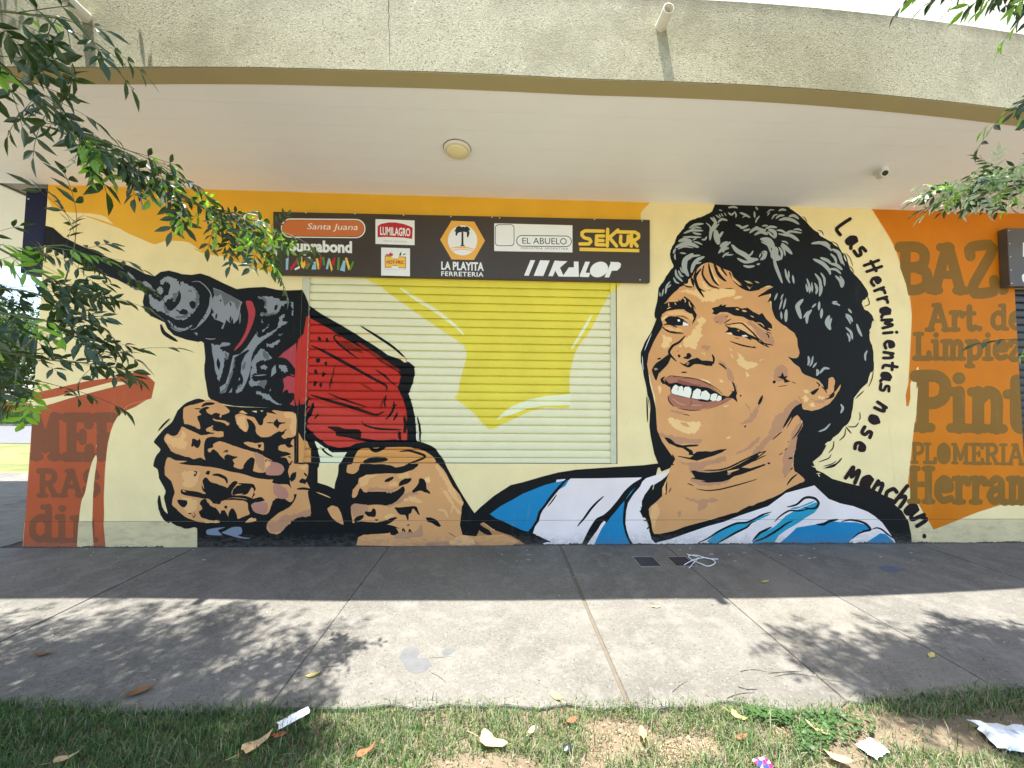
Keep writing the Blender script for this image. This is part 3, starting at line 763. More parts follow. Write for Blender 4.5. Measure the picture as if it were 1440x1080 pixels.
q black i 575,560 620,520 660,530 680,560 650,585 600,580
k black i 14 535,525 600,560
q dgrey i 680,310 725,310 720,330 690,330
q black i 420,460 450,410 500,410 510,440 540,430 590,370 590,330 600,400 560,480 490,540 460,520
k grey2 i 12 720,215 800,210 870,260 930,340 945,440 920,560 860,650 760,740 700,750
k grey2 i 34 930,380 930,480 890,580 850,640 780,720
k grey2 i 26 450,645 500,700 560,740 640,750 730,700
k grey2 i 9 480,720 540,760 610,775
k black i 12 820,600 860,640
k black i 12 830,540 890,580
k black i 14 850,500 900,520
k black i 12 880,450 905,480
k black i 14 760,650 790,700
k black i 12 715,660 730,710
k black i 12 680,690 690,740
k black i 12 640,700 650,745
k black i 12 600,690 605,740
k black i 12 550,690 560,740
k black i 12 510,680 520,730
k black i 10 475,670 490,700
p grey2 i 960,280 1040,310 1140,360 1230,410 1290,445 1270,480 1260,560 1240,640 1190,690 1180,620 1150,680 1110,640 1070,745 1050,740 1080,680 1020,650 980,640 940,580 970,560 940,500 955,400 975,370
p dgrey i 965,290 1100,340 1240,420 1270,450 1230,540 1200,450 1150,430 1090,490 1050,350 1000,380 975,360
k black i 14 1050,410 1040,440
q black i 1140,440 1165,460 1160,490
k black i 20 1000,570 990,640
k black i 20 1160,600 1150,670
k grey2 i 12 1265,560 1260,690
q red2 j 370,190 435,195 470,280 472,350 440,460 380,590 320,680 240,752 250,720 310,640 370,520 395,400 395,320 375,240
q grey2 i 740,790 790,795 780,812
k grey2 i 10 870,850 930,860 990,855
q grey2 m 140,120 200,125 240,120 290,95 340,100 330,130 270,140 235,175 270,195 330,215 330,290 290,290 270,400 230,530 210,490 180,380 150,220
q dgrey m 290,220 325,225 325,285 295,290
q black m 210,270 240,330 230,410 200,350
p grey2 m 640,0 670,50 780,0 840,0 740,60 660,130 610,210 590,280 580,400 560,480 530,560 480,650 420,675 415,640 490,560 490,480 470,440 480,330 520,240 570,190 550,180 480,220 400,270 390,330 370,450 340,560 300,660 240,675 235,600 300,560 340,440 370,300 385,245 460,230 540,150 600,60
q dgrey m 400,280 390,400 350,540 290,650 240,670 300,600 350,470
q dgrey m 480,380 520,300 510,400
q black m 440,450 480,470 500,520 480,590 430,620 425,590 470,540 440,500
k grey2 m 12 460,495 450,530
q grey2 m 440,600 475,560 470,590 440,610
p grey2 m 335,665 375,605 370,660
q grey2 m 690,175 740,190 790,240 820,280 760,300 690,310 650,340 640,400 650,440 600,470 600,520 640,540 720,530 755,525 740,620 690,590 640,590 570,580 580,480 590,360 620,270
q dgrey m 720,190 790,260 780,300 740,280
q dgrey m 660,560 755,530 740,610
q black m 590,490 640,470 760,480 770,520 700,530 620,530
k grey2 m 12 620,475 760,465
q grey2 m 690,375 720,362 765,368 765,390 720,405 695,395
p grey2 m 860,350 870,440 810,490 820,400
q grey2 m 905,355 980,365 990,410 970,438 930,420 905,390
q grey2 m 640,660 670,645 720,680 770,675 800,710 850,760 890,795 940,798 880,800 800,760 740,730 720,735 720,710
p grey2 m 790,650 810,620 805,650
q grey2 m 770,115 820,115 900,65 900,90 840,140 800,145
p grey2 m 890,15 915,0 905,15
p red3 m 1130,75 1120,420 1080,400 1040,340 990,290 940,270 895,270 950,215 1040,150
p red3 m 945,515 1000,480 1060,490 1105,500 1095,650 1080,680 1040,670 1010,675 1000,635 970,640 940,670 960,600
p red3 m 1095,710 1095,830 1020,800
k red3 m 10 1025,460 1080,480
q grey2 j 500,150 560,140 660,145 760,180 850,200 900,215 905,350 890,340 885,240 850,205 790,240 760,260 740,310 700,340 600,345 540,355 540,320 600,330 610,300 580,260 600,220 570,180
q dgrey j 510,155 580,150 610,210 590,250 580,190
q dgrey j 545,325 600,335 700,325 690,345 550,355
q black j 685,280 700,240 725,235 720,270 700,300
q grey2 j 745,365 790,348 800,370 775,390 790,420 840,435 760,480 700,530 600,600 520,640 490,540 520,610 560,590 640,540 720,490 745,430
q grey2 j 540,415 560,410 560,440 540,445
q grey2 j 555,520 625,465 620,490 560,545
q grey2 j 605,675 680,675 740,630 740,655 680,700 620,705
q grey2 j 735,575 790,550 760,575
p black Z 424,408 429,415 433,428 437,432 452,442 466,450 480,458 500,470 512,478 527,487 545,500 560,505 575,510 582,516 583,525 580,540 574,555 579,570 583,588 585,610 586,628 575,640 500,640 488,655 480,656 482,650 447,648 440,656 425,656 418,640 416,600 414,560 417,480 420,440
p red Z 431,445 445,453 463,463 478,473 490,480 503,488 520,498 535,510 545,515 558,522 563,530 560,542 558,546 566,562 571,580 572,600 572,624 555,620 525,622 510,624 495,630 475,632 460,628 445,617 430,602 433,588 436,580 430,570 424,570 417,572 414,560 416,500 420,478 427,470
p redlt Z 420,560 470,575 530,590 566,580 572,600 572,624 555,620 525,622 495,630 475,632 460,628 445,617 430,602 433,588 436,575
q reddk Z 472,482 500,490 512,498 495,494 486,490
q reddk k 450,660 560,650 620,690 700,740 580,740 500,700
k black k 22 470,600 420,570 390,600 430,660 540,750 660,840
k blackred k 34 130,690 300,770 480,870 680,980 860,1090
k black k 16 850,960 930,1010 1020,1080
k reddk k 40 640,640 800,760 1000,900 1140,980
k black k 10 860,830 1000,920 1130,1000
k black k 26 680,460 900,600 1060,710 1180,820 1210,880
p cream k 620,520 740,590 900,690 1040,770 1180,880 1210,885 1195,830 1100,780 960,700 860,630 740,540
k black k 12 400,910 380,1000 340,1200
k black k 34 215,590 235,640
k black k 30 315,600 305,660
k black k 50 210,830 210,890
k black k 30 305,870 290,920
k black k 34 180,960 185,1020
k black k 34 275,990 260,1050
k black k 34 175,1090 170,1160
k black k 30 240,1110 240,1170
k blackred l 30 640,0 840,110 980,190 980,250
k black l 14 850,0 960,80 1110,210
k reddk l 24 690,165 760,200 830,245
k black l 10 330,210 360,100
k blackred l 34 120,290 300,350 480,400 700,470 860,520 960,480
k blackred l 20 320,270 450,330 600,380 760,430
k blackred l 22 980,290 960,370 970,440
k reddk l 22 950,320 910,460
k black l 24 970,580 1050,480 1070,360
k black l 24 1060,590 1110,490
k black l 18 1100,400 1060,430
k black l 22 700,590 740,640 900,680 1160,690
q blackred l 310,655 440,655 520,680 680,690 690,790 560,780 420,760 400,710
k black l 34 540,770 700,800 900,830 1150,820
k blackred l 40 1180,540 1200,640 1180,730
k blackred l 34 1120,700 1140,820
k black l 22 1330,540 1360,680 1360,840
k white l 9 1320,690 1325,840
k black l 40 160,380 120,500 60,600
k black l 26 110,310 70,420 10,520
k black l 20 210,505 170,570
k red l 16 140,390 60,530
@hands
q black Z 418,585 400,576 340,574 300,568 280,561 262,567 250,578 243,593 232,602 219,617 217,622 226,632 219,642 216,655 222,660 224,672 233,690 231,700 234,712 238,728 245,738 255,741 262,744 278,743 277,770 505,775 600,775 660,770 676,741 668,730 661,720 652,707 643,690 635,672 625,652 618,642 610,632 598,626 580,623 500,626 480,640 440,640 425,600 424,580 420,560
p cream Z 447,653 482,653 476,680 473,691 460,685 447,681
q cream o 270,770 370,825 450,828 545,830 540,1100 150,1100 150,700
q black o 105,455 125,460 140,560 170,620 215,665 250,720 230,760 180,740 130,670 100,570 95,500
k black n 20 235,310 170,370 100,450
k cream n 10 240,330 200,380
k black Z 5 600,628 618,645 630,668 645,695 660,718 674,736 
q skin n 395,190 470,160 560,140 630,115 700,100 760,120 830,160 890,210 905,240 860,265 820,275 810,300 790,290 800,260 740,250 700,270 660,250 640,220 680,190 640,180 590,200 560,240 590,270 550,290 550,330 570,370 575,430 540,420 510,400 450,380 400,370 385,300 385,240
k black n 32 590,180 640,150 740,145
k black n 12 510,200 590,205
q skin n 700,300 760,330 860,340 900,370 895,395 870,390 830,360 740,340
q black n 540,290 600,270 660,260 720,300 720,340 760,370 700,380 620,420 590,420 560,350
q skin n 370,400 430,430 500,460 590,500 680,490 740,480 700,470 650,460 640,430 700,400 720,395 715,430 760,460 830,460 835,520 780,525 700,520 640,540 625,600 615,700 630,780 580,750 510,770 440,745 330,715 250,680 235,650 180,570 170,530 205,480 260,505 320,490
q skinlt n 200,500 260,520 340,520 380,460 420,500 400,560 430,600 400,650 330,650 240,600 180,560
q black n 485,545 520,540 545,560 570,535 580,580 560,640 530,640 500,615 475,640
k black n 12 705,410 735,440 710,450
q skin n 660,660 720,640 720,600 790,570 860,590 940,620 1060,660 1180,700 1280,740 1390,800 1340,790 1310,790 1310,920 1260,930 1170,910 1180,850 1190,780 1150,755 1100,790 1070,840 1045,890 1000,880 950,860 960,820 940,780 1000,750 940,740 880,720 840,750 850,775 800,730 770,690 720,660 680,700
k black n 14 835,700 860,680 885,680 860,700
q skinsh n 1180,700 1230,860 1290,910 1290,750
q skinpink n 1320,790 1390,810 1440,820 1500,850 1520,900 1490,950 1440,965 1320,955 1310,880
q skinlt n 1320,810 1370,820 1340,870 1320,900
q skin o 210,25 300,60 430,70 360,85 340,100 460,115 560,125 760,150 900,190 1060,225 1200,270 1300,285 1400,290 1380,320 1440,345 1560,350 1620,430 1630,500 1590,550 1520,510 1440,500 1390,540 1370,600 1330,680 1250,680 1180,650 1150,580 1190,545 1300,530 1270,490 1220,490 1150,510 1190,460 1180,430 1200,390 1150,340 1010,350 950,390 940,460 1070,460 1110,440 1150,380 1180,400 1150,500 1080,510 940,490 820,520 740,540 680,500 650,440 600,350 590,300 640,260 720,310 850,355 860,330 800,270 710,225 640,260 590,300 600,400 640,440 540,430 370,385 360,430 440,460 600,490 680,500 720,550 800,560 820,520 960,515 1100,540 1115,620 1130,680 1070,700 1000,730 990,690 960,640 930,610 900,650 890,720 900,730 860,640 820,630 800,670 750,600 700,590 660,540 580,540 600,610 560,640 590,700 680,740 800,750 780,770 640,765 540,750 400,690 300,600 260,560 265,490 290,420 265,330 240,280 180,220 175,140
q skinlt o 350,200 440,180 560,200 560,250 520,350 430,370 370,330 400,280
q skinlt o 360,470 440,480 540,520 540,600 440,650 380,580 440,540
q skinpink o 1155,570 1200,545 1290,545 1335,560 1325,660 1270,675 1180,650
q skinpink o 1400,340 1470,350 1540,400 1570,470 1540,510 1460,505 1400,440
q black o 600,300 640,255 700,310 760,330 850,360 880,380 900,350 960,300 1000,320 960,370 940,400 935,460 1080,470 1160,500 1290,530 1180,545 1110,510 940,490 800,530 730,540 680,500 640,440
k black o 34 370,400 460,420 560,440 680,490
k black o 32 710,230 780,230 860,270 880,330
k black o 22 1000,330 1080,340 1170,350 1190,400
k skinlt o 12 375,400 410,415
q black o 590,510 640,500 660,550 720,590 770,640 800,670 790,740 700,735 600,710 570,670 620,620 570,550
q black o 320,505 420,510 430,550 400,590 340,560
k black o 14 500,185 535,195 515,240 505,210
q black o 635,215 660,180 685,190 670,230
k black o 14 440,655 480,665
k black o 9 500,650 520,680 500,705 490,670
q black o 850,580 880,585 875,610 850,605
q black o 810,640 850,640 900,730 880,770 800,760
q black o 925,610 960,630 985,690 980,770 910,760 900,670
q skinlt o 600,740 760,740 790,745 770,768 650,765
q skinlt o 1090,765 1150,720 1200,735 1195,765
k skinlt o 12 960,460 1060,450
q handgrey o 655,845 760,825 860,820 780,850 800,880 820,910 700,905 650,890
q handgrey o 860,860 940,820 1030,820 1050,860 1040,900 1000,910 1060,935 1140,945 1110,955 1020,945 900,910 820,880
q skin p 10,200 70,180 150,210 230,230 260,290 295,320 320,300 330,240 370,200 360,170 480,195 420,150 560,160 690,190 688,430 600,460 560,470 530,440 570,400 500,390 410,440 300,450 240,390 240,330 200,270 140,240 160,330 130,395 60,340 20,270
q skinlt p 30,220 110,210 130,260 130,380 60,330 30,280
q skinlt p 560,170 685,195 685,420 640,400 620,300 640,250 560,230
p skinlt p 50,165 90,145 150,185 120,185
p cream p 195,155 250,150 250,175
p cream p 290,150 325,150 310,165
q black p 440,290 480,240 500,280 580,290 510,310 490,350 450,320
k black p 12 360,287 450,290
k black p 14 590,360 540,400 500,430
k black p 12 410,440 520,380
q skin p 105,515 160,500 240,520 325,510 325,600 270,585 180,560
q black p 265,535 305,530 290,565 270,570
q skin p 500,550 570,535 600,570 650,560 630,520 670,480 670,760 640,745 620,750 580,690 520,680 600,660 640,640 560,620 500,600
q black p 575,545 640,540 660,560 610,570
k black p 26 500,640 560,630 620,640
k black p 14 600,670 640,685
k black p 14 625,750 655,720
q skin q 560,115 660,120 745,120 750,180 740,260 720,300 770,390 745,430 750,480 775,600 770,700 720,690 640,720 560,760 550,790 480,820 450,880 400,910 320,890 285,840 300,770 380,700 450,650 520,620 570,570 600,520 620,460 580,450 560,390 545,330 540,260 520,200
q skinsh q 300,790 400,760 480,690 540,700 620,680 720,640 770,640 770,700 640,720 560,760 450,880 330,880
q skinlt q 640,150 740,130 735,150 700,190
q black q 560,230 600,205 620,230 600,290 560,320 540,280
q black q 645,320 680,280 730,300 720,340 680,335
k black q 20 700,215 740,260
k black q 26 620,400 700,395 800,410
k skinlt q 12 840,435 920,465 1000,500
q skin q 965,630 1010,590 1080,605 1120,680 1150,800 1090,780 1020,730
q skinsh q 1020,700 1100,720 1150,800 1060,770
q skin r 300,120 340,85 400,80 560,85 640,80 800,85 950,115 1040,150 1100,190 1150,260 1230,340 1340,540 1440,690 1440,1080 1900,1080 2000,1200 250,1200 310,1090 420,1075 620,1060 640,1000 740,1010 640,970 560,965 700,900 680,880 480,940 300,925 240,940 205,940 190,860 200,740 380,735 560,740 610,750 700,700 790,600 780,530 720,570 640,600 560,590 380,590 350,620 300,550 265,600 220,660 200,640 220,560 270,500 280,440 350,400 540,385 760,380 900,330 940,270 870,280 740,310 640,315 560,280 300,290 280,340 220,390 140,370 150,290 220,270
q black r 300,270 440,280 620,290 700,320 780,300 850,270 945,275 930,310 880,345 780,370 700,380 540,385 380,400 270,440 200,410 280,370
q black r 310,590 380,600 560,590 640,600 720,570 780,530 790,600 750,650 700,700 610,750 500,735 380,745 200,740 190,680 240,660 280,600
q black r 60,260 150,270 140,370 230,400 270,450 215,500 220,560 200,640 190,740 195,850 210,950 250,1000 0,1000 0,560 40,400
q skin r 215,560 255,570 270,610 240,655 205,655 205,610
q skinlt r 280,450 360,410 500,400 400,450 380,500 300,540
q skinlt r 720,400 820,380 840,420 740,440
q skinlt r 620,500 700,480 720,520 640,530
q skinhl r 1030,430 1080,430 1060,480
q skinsh r 400,545 520,545 640,560 720,540 640,600 540,585 380,580
q skinsh r 790,610 880,600 970,620 860,640 760,700 660,760 600,760 700,710
q skinsh r 200,745 360,740 380,790 340,850 220,880
q skinlt r 790,670 900,650 980,700 960,720 860,690 780,700
q skinlt r 560,880 640,840 690,860 600,910
q skinlt r 1130,270 1200,330 1330,540 1430,700 1440,760 1330,650 1250,500 1180,380
q skinlt r 1200,545 1290,620 1340,720 1430,830 1400,850 1330,740 1240,620
k skinlt r 20 1340,700 1330,780 1310,840
k skinlt r 26 1160,795 1240,810 1280,890
q black r 565,470 600,440 660,420 665,445 620,475 580,485
q black r 730,530 740,480 800,445 870,440 840,490 780,515
q black r 960,440 1010,450 1035,500 1040,560 1080,600 1070,620 1010,595 960,580 890,605 880,580 940,510
q black r 680,770 760,770 870,755 930,770 960,850 940,850 910,800 880,790 870,830 840,850 830,920 800,860 740,850
q black r 345,840 360,810 410,820 430,785 465,795 465,870 400,875
q black r 225,910 260,870 330,855 330,890 280,920 240,940
k black r 20 560,970 640,930 700,880
q black r 1035,890 1080,885 1160,920 1200,980 1170,990 1100,950 1050,930
q black r 450,905 500,905 480,925
q black r 270,940 400,935 520,950 640,980 700,1010 730,1080 640,1080 620,1040 480,1020 300,1010
k black r 14 770,1080 775,1010 800,1050 790,1080
k black r 14 820,975 850,965
k black r 14 840,1080 850,1020 880,1075
q skinsh r 700,1060 900,1040 980,960 980,1100 700,1120
q skinhl s 20,270 40,290 20,340 -20,300
k black s 10 540,735 590,775 
q black s 560,795 620,820 700,870 735,920 680,925 600,880 570,830
q skinlt s 640,790 700,830 780,880 720,860
q skinsh s 30,1000 260,1000 480,940 560,1010 560,1050 30,1050
k skindk s 8 240,890 330,950
q skinlt s 260,1000 400,930 500,960 560,1040 300,1040
k black s 34 -10,735 70,760 150,815
p black Z 278,770 278,742 300,742 330,746 355,750 370,756 392,755 402,741 425,730 440,727 440,707 434,690 446,683 473,692 478,700 490,715 496,735 492,748 505,755 500,775
q skin q 965,630 1010,590 1080,605 1120,680 1150,800 1090,780 1020,730
q handgrey o 655,845 760,825 860,820 780,850 800,880 820,910 700,905 650,890
q handgrey o 860,860 940,820 1030,820 1050,860 1040,900 1000,910 1060,935 1140,945 1110,955 1020,945 900,910 820,880
q skin q 560,115 660,120 745,120 750,180 740,260 720,300 770,390 745,430 750,480 775,600 770,700 720,690 640,720 560,760 550,790 480,820 450,880 400,910 320,890 285,840 300,770 380,700 450,650 520,620 570,570 600,520 620,460 580,450 560,390 545,330 540,260 520,200
q skinsh q 300,790 400,760 480,690 540,700 620,680 720,640 770,640 770,700 640,720 560,760 450,880 330,880
q black q 560,230 600,205 620,230 600,290 560,320 540,280
q black q 645,320 680,280 730,300 720,340 680,335
k black q 20 700,215 740,260
k black q 26 620,400 700,395 800,410
q skinlt q 640,150 740,130 735,150 700,190
k skinlt q 12 840,435 920,465 1000,500
p shutw l 115,795 200,830 280,890 370,950 550,945 490,1075 220,1075 170,950
k black l 20 230,890 310,960 380,1000
p orangey l 0,720 50,810 110,830 130,940 130,1060 0,1060
p orangey l 600,1075 620,1000 660,930 740,870 860,880 1000,875 1200,890 1400,930 1440,950 1540,1075
k black l 40 770,880 860,930 980,880
k black l 26 1130,940 1240,930 1380,970 1420,1000 1340,1040 1230,1075
k black l 60 720,1060 850,1030 1000,1030
k black Z 9 478,657 490,640 500,630 530,627 570,626 596,630 608,638 620,652 628,662
k black Z 9 425,600 437,625 445,648 447,660
"""
SEC=parse(MURAL)
# slab-serif painted letters: strokes in a unit box (width w, cap height 1), thick round-ended strokes
def sf(x,y,h=.16): return ('s',[(x-h,y),(x+h,y)])
SLAB={
'B':(.8,[('l',[(.2,0),(.2,1)]),('l',[(.05,1),(.5,1),(.68,.86),(.66,.62),(.45,.53),(.2,.53)]),('l',[(.45,.53),(.72,.42),(.74,.14),(.5,0),(.05,0)])]),
'A':(.95,[('l',[(.15,0),(.45,1)]),('l',[(.5,1),(.8,0)]),('s',[(.28,1),(.55,1)]),('s',[(.28,.36),(.7,.36)]),sf(.13,0,.13),sf(.82,0,.13)]),
'Z':(.8,[('l',[(.1,.8),(.1,1),(.68,1),(.12,0),(.7,0),(.7,.25)])]),
'.':(.3,[('l',[(.12,.04),(.14,.04)])]),
'r':(.6,[('l',[(.2,0),(.2,.7)]),('l',[(.2,.5),(.35,.68),(.5,.66),(.52,.56)]),sf(.2,0,.16),('s',[(.04,.7),(.2,.7)])]),
't':(.5,[('l',[(.22,.92),(.22,.14),(.32,.02),(.46,.1)]),('s',[(.03,.66),(.42,.66)])]),
'd':(.75,[('l',[(.55,.02),(.55,1)]),('s',[(.38,1),(.55,1)]),('l',[(.55,.55),(.35,.7),(.12,.55),(.1,.2),(.3,.02),(.55,.15)]),('s',[(.55,.0),(.7,0)])]),
'e':(.65,[('l',[(.12,.36),(.55,.38),(.5,.6),(.32,.7),(.14,.56),(.1,.24),(.28,.03),(.56,.1)])]),
'L':(.75,[('l',[(.2,0),(.2,1)]),sf(.2,1,.16),('l',[(.04,0),(.65,0),(.65,.22)])]),
'i':(.42,[('l',[(.2,0),(.2,.7)]),sf(.2,0,.17),('s',[(.05,.7),(.2,.7)]),('l',[(.19,.96),(.21,.96)])]),
'm':(1.05,[('l',[(.18,0),(.18,.7)]),('l',[(.18,.52),(.34,.7),(.5,.58),(.5,0)]),('l',[(.5,.52),(.68,.7),(.84,.58),(.84,0)]),sf(.18,0,.13),sf(.5,0,.11),sf(.86,0,.12),('s',[(.04,.7),(.18,.7)])]),
'n':(.75,[('l',[(.18,0),(.18,.7)]),('l',[(.18,.52),(.38,.7),(.56,.58),(.56,0)]),sf(.18,0,.14),sf(.57,0,.13),('s',[(.04,.7),(.18,.7)])]),
'p':(.75,[('l',[(.18,-.3),(.18,.7)]),('l',[(.18,.52),(.38,.7),(.6,.55),(.6,.2),(.4,.02),(.18,.15)]),sf(.18,-.3,.15),('s',[(.04,.7),(.18,.7)])]),
'z':(.62,[('l',[(.1,.55),(.1,.68),(.52,.68),(.1,.02),(.54,.02),(.54,.17)])]),
'P':(.75,[('l',[(.2,0),(.2,1)]),sf(.2,0,.17),('l',[(.05,1),(.48,1),(.66,.86),(.64,.6),(.45,.48),(.2,.48)])]),
'O':(.85,[('l',[(.4,1),(.16,.85),(.1,.5),(.16,.15),(.4,0),(.64,.15),(.7,.5),(.64,.85),(.4,1)])]),
'M':(1.1,[('l',[(.2,0),(.2,1)]),('l',[(.2,1),(.52,.2)]),('l',[(.52,.2),(.84,1)]),('l',[(.84,1),(.84,0)]),sf(.19,0,.14),sf(.86,0,.14),('s',[(.04,1),(.2,1)]),('s',[(.84,1),(1.0,1)])]),
'E':(.8,[('l',[(.2,0),(.2,1)]),('l',[(.05,1),(.66,1),(.66,.82)]),('l',[(.05,0),(.68,0),(.68,.22)]),('s',[(.2,.52),(.5,.52)]),('s',[(.5,.62),(.5,.4)])]),
'R':(.9,[('l',[(.2,0),(.2,1)]),sf(.2,0,.16),('l',[(.05,1),(.5,1),(.68,.86),(.66,.62),(.45,.5),(.2,.5)]),('l',[(.45,.5),(.68,.05)]),('s',[(.62,0),(.82,0)])]),
'I':(.45,[('l',[(.2,0),(.2,1)]),sf(.2,0,.17),sf(.2,1,.17)]),
'H':(.95,[('l',[(.2,0),(.2,1)]),('l',[(.72,0),(.72,1)]),('s',[(.2,.52),(.72,.52)]),sf(.2,0,.15),sf(.2,1,.15),sf(.72,0,.15),sf(.72,1,.15)]),
'a':(.72,[('l',[(.12,.55),(.3,.7),(.5,.6),(.52,.06),(.66,.0)]),('l',[(.5,.4),(.22,.36),(.1,.18),(.25,.01),(.5,.14)])]),
'S':(.7,[('l',[(.58,.75),(.5,.95),(.3,1),(.12,.85),(.16,.6),(.5,.42),(.6,.2),(.42,0),(.2,.03),(.08,.25)])]),
}
def slab_text(out,col,txt,x0,base0,x1,base1,h,thick=.17,upto=None):
    """letters between photo pixels x0..x1, baseline base0..base1, cap height h px"""
    W=sum(SLAB[c][0] for c in txt); sx=(x1-x0)/W; cx=0
    for c in txt:
        wd,st=SLAB[c]
        for kd,pts in st:
            P=[(x0+(cx+px)*sx, base0+(base1-base0)*((cx+px)/W)-py*h) for px,py in pts]
            t=(thick if kd=='l' else thick*.78)*min(h,sx*1.35)
            if len(P)>3: F=ribbon(P,t,False)
            else:
                F=[]
                for a,b in zip(P,P[1:]): F+=ribbon([a,b],t,False)
            out.append((col,F))
        cx+=wd
T_=SEC['text']=[]
slab_text(T_,'txtl','M',43,640,87,641,56,.26)
slab_text(T_,'txtl','ER',90,641,180,642,55,.26)
slab_text(T_,'txtl','RAS',53,694,141,695,34,.24)
slab_text(T_,'txtl','di',42,756,98,757,46,.22)
slab_text(T_,'txtl','n',99,757,138,757,44,.22)
slab_text(T_,'txtr','BAZ.',1262,407,1420,413,60,.25)
slab_text(T_,'txtr','Art.',1303,464,1383,465,34,.24)
slab_text(T_,'txtr','de',1393,464,1440,465,32,.22)
slab_text(T_,'txtr','Limpiez',1285,504,1438,506,34,.23)
slab_text(T_,'txtr','Pint',1284,601,1448,602,72,.24)
slab_text(T_,'txtr','PLOMERIA',1281,650,1440,650,26,.2)
slab_text(T_,'txtr','Herram',1277,705,1458,702,46,.22)
# the cream ground that cuts across the left words, and the right border
C_=parse("@z\np cream C 700,150 683,165 660,185 640,220 623,265 610,320 601,380 592,480 585,640 588,780 603,925 1150,925 1150,600 1000,560 880,150\nq cream C 540,395 520,430 500,500 480,600 458,655 445,760 440,935 525,935 520,770 525,600 535,500 546,420\np cream D 780,-30 835,-20 838,130 815,280 800,430 785,560 690,500 690,100\np cream Z 1278,342 1257,342 1267,370 1276,410 1281,440 1282,500 1279,540 1255,520 1240,420")
SEC['text']+= C_['z'][:2]
SEC['text'].append(('cream',[[(1238,330),(1251,340),(1259,358),(1267,380),(1274,400),(1279,425),(1281.5,445),(1280,480),(1278,510),(1250,500),(1235,420)]]))
SEC['text'].append(('cream',[[(1283,560),(1291,543),(1289,572),(1284,610),(1280,648),(1276,685),(1260,690),(1250,600),(1272,560)]]))
SEC['text'].append(('orange',[[(1277,540),(1280,540),(1280,560),(1277.5,571),(1274.5,571),(1273.5,556)]]))
# hand-drawn marker lettering along a curve
MK={'L':[[(.1,1.7),(.05,.1),(.75,.0)]],
'a':[[(.72,.85),(.4,1.0),(.08,.65),(.12,.12),(.45,.1),(.72,.8)],[(.72,.9),(.7,.25),(.95,.0)]],
's':[[(.72,.95),(.25,.9),(.25,.6),(.68,.4),(.6,.04),(.02,.06)]],
'H':[[(.12,1.6),(.05,0)],[(.85,1.65),(.75,0)],[(-.1,.8),(1.05,.95)]],
'e':[[(.08,.5),(.68,.6),(.55,.98),(.18,.85),(.06,.35),(.35,.02),(.8,.15)]],
'r':[[(.15,1.0),(.15,0)],[(.15,.55),(.4,.92),(.75,.95)]],
'm':[[(0,0),(.12,1.0),(.2,.95),(.38,.3),(.62,1.0),(.75,.9),(.85,.0)]],
'i':[[(.3,.9),(.28,0)],[(.32,1.35),(.36,1.4)]],
'n':[[(.05,0),(.15,.98)],[(.12,.6),(.5,.95),(.62,.7),(.66,0)]],
't':[[(.35,1.5),(.3,.2),(.6,.0)],[(.0,.95),(.7,1.0)]],
'o':[[(.4,1.0),(.08,.6),(.2,.08),(.6,.12),(.72,.6),(.4,1.0)]],
'c':[[(.75,.9),(.4,1.0),(.08,.55),(.2,.08),(.75,.1)]],
'h':[[(.1,1.7),(.08,0)],[(.1,.5),(.45,.92),(.62,.7),(.66,0)]],
'.':[[(.2,.05),(.26,.1)]]}
def marker(ch,cx,cy,tx,ty,size,wd):
    d=math.hypot(tx,ty); tx/=d;ty/=d; ux,uy=ty,-tx; out=[]
    for st in MK[ch]:
        P=[(cx+(a-.4)*size*tx+(b-.5)*size*ux, cy+(a-.4)*size*ty+(b-.5)*size*uy) for a,b in st]
        F=[]
        Q=crom(P,False,4) if len(P)>2 else P
        for a,b in zip(Q,Q[1:]): F+=ribbon([a,b],wd,False)
        out.append(('ink',F))
    return out
LT=[]
for word,pts,size,wd in [(a,b,c*1.16,d*1.12) for a,b,c,d in (
 ('Las',[(1184,320),(1197,337),(1209,352)],12.5,4.4),
 ('Herramientas',[(1223,374),(1231,394),(1237,409),(1241,422),(1244.5,437),(1247,454),(1249,469),(1250,484),(1249,500),(1248,515),(1245.5,529),(1244,545)],11.5,3.9),
 ('no',[(1238,573),(1229,590)],12.5,4.4),('se',[(1219,608),(1209,628)],12.5,4.6),
 ('manchan.',[(1199,668),(1218,678),(1235,686),(1252,695),(1267,703),(1281,717),(1294,731),(1300,750)],15,5.0))]:
    for i,ch in enumerate(word):
        a=pts[max(i-1,0)]; b=pts[min(i+1,len(pts)-1)]
        if word=='manchan.' and ch=='.': LT+=[('ink',[[(1299+2.8*math.cos(k*.7),753+3.6*math.sin(k*.7)) for k in range(9)]])]; continue
        LT+=marker(ch,*pts[i],b[0]-a[0],b[1]-a[1],size,wd)
LT.append(('ink',ribbon([(1186,683),(1205,688),(1224,695)],5,True)))
SEC['lettering']=LT
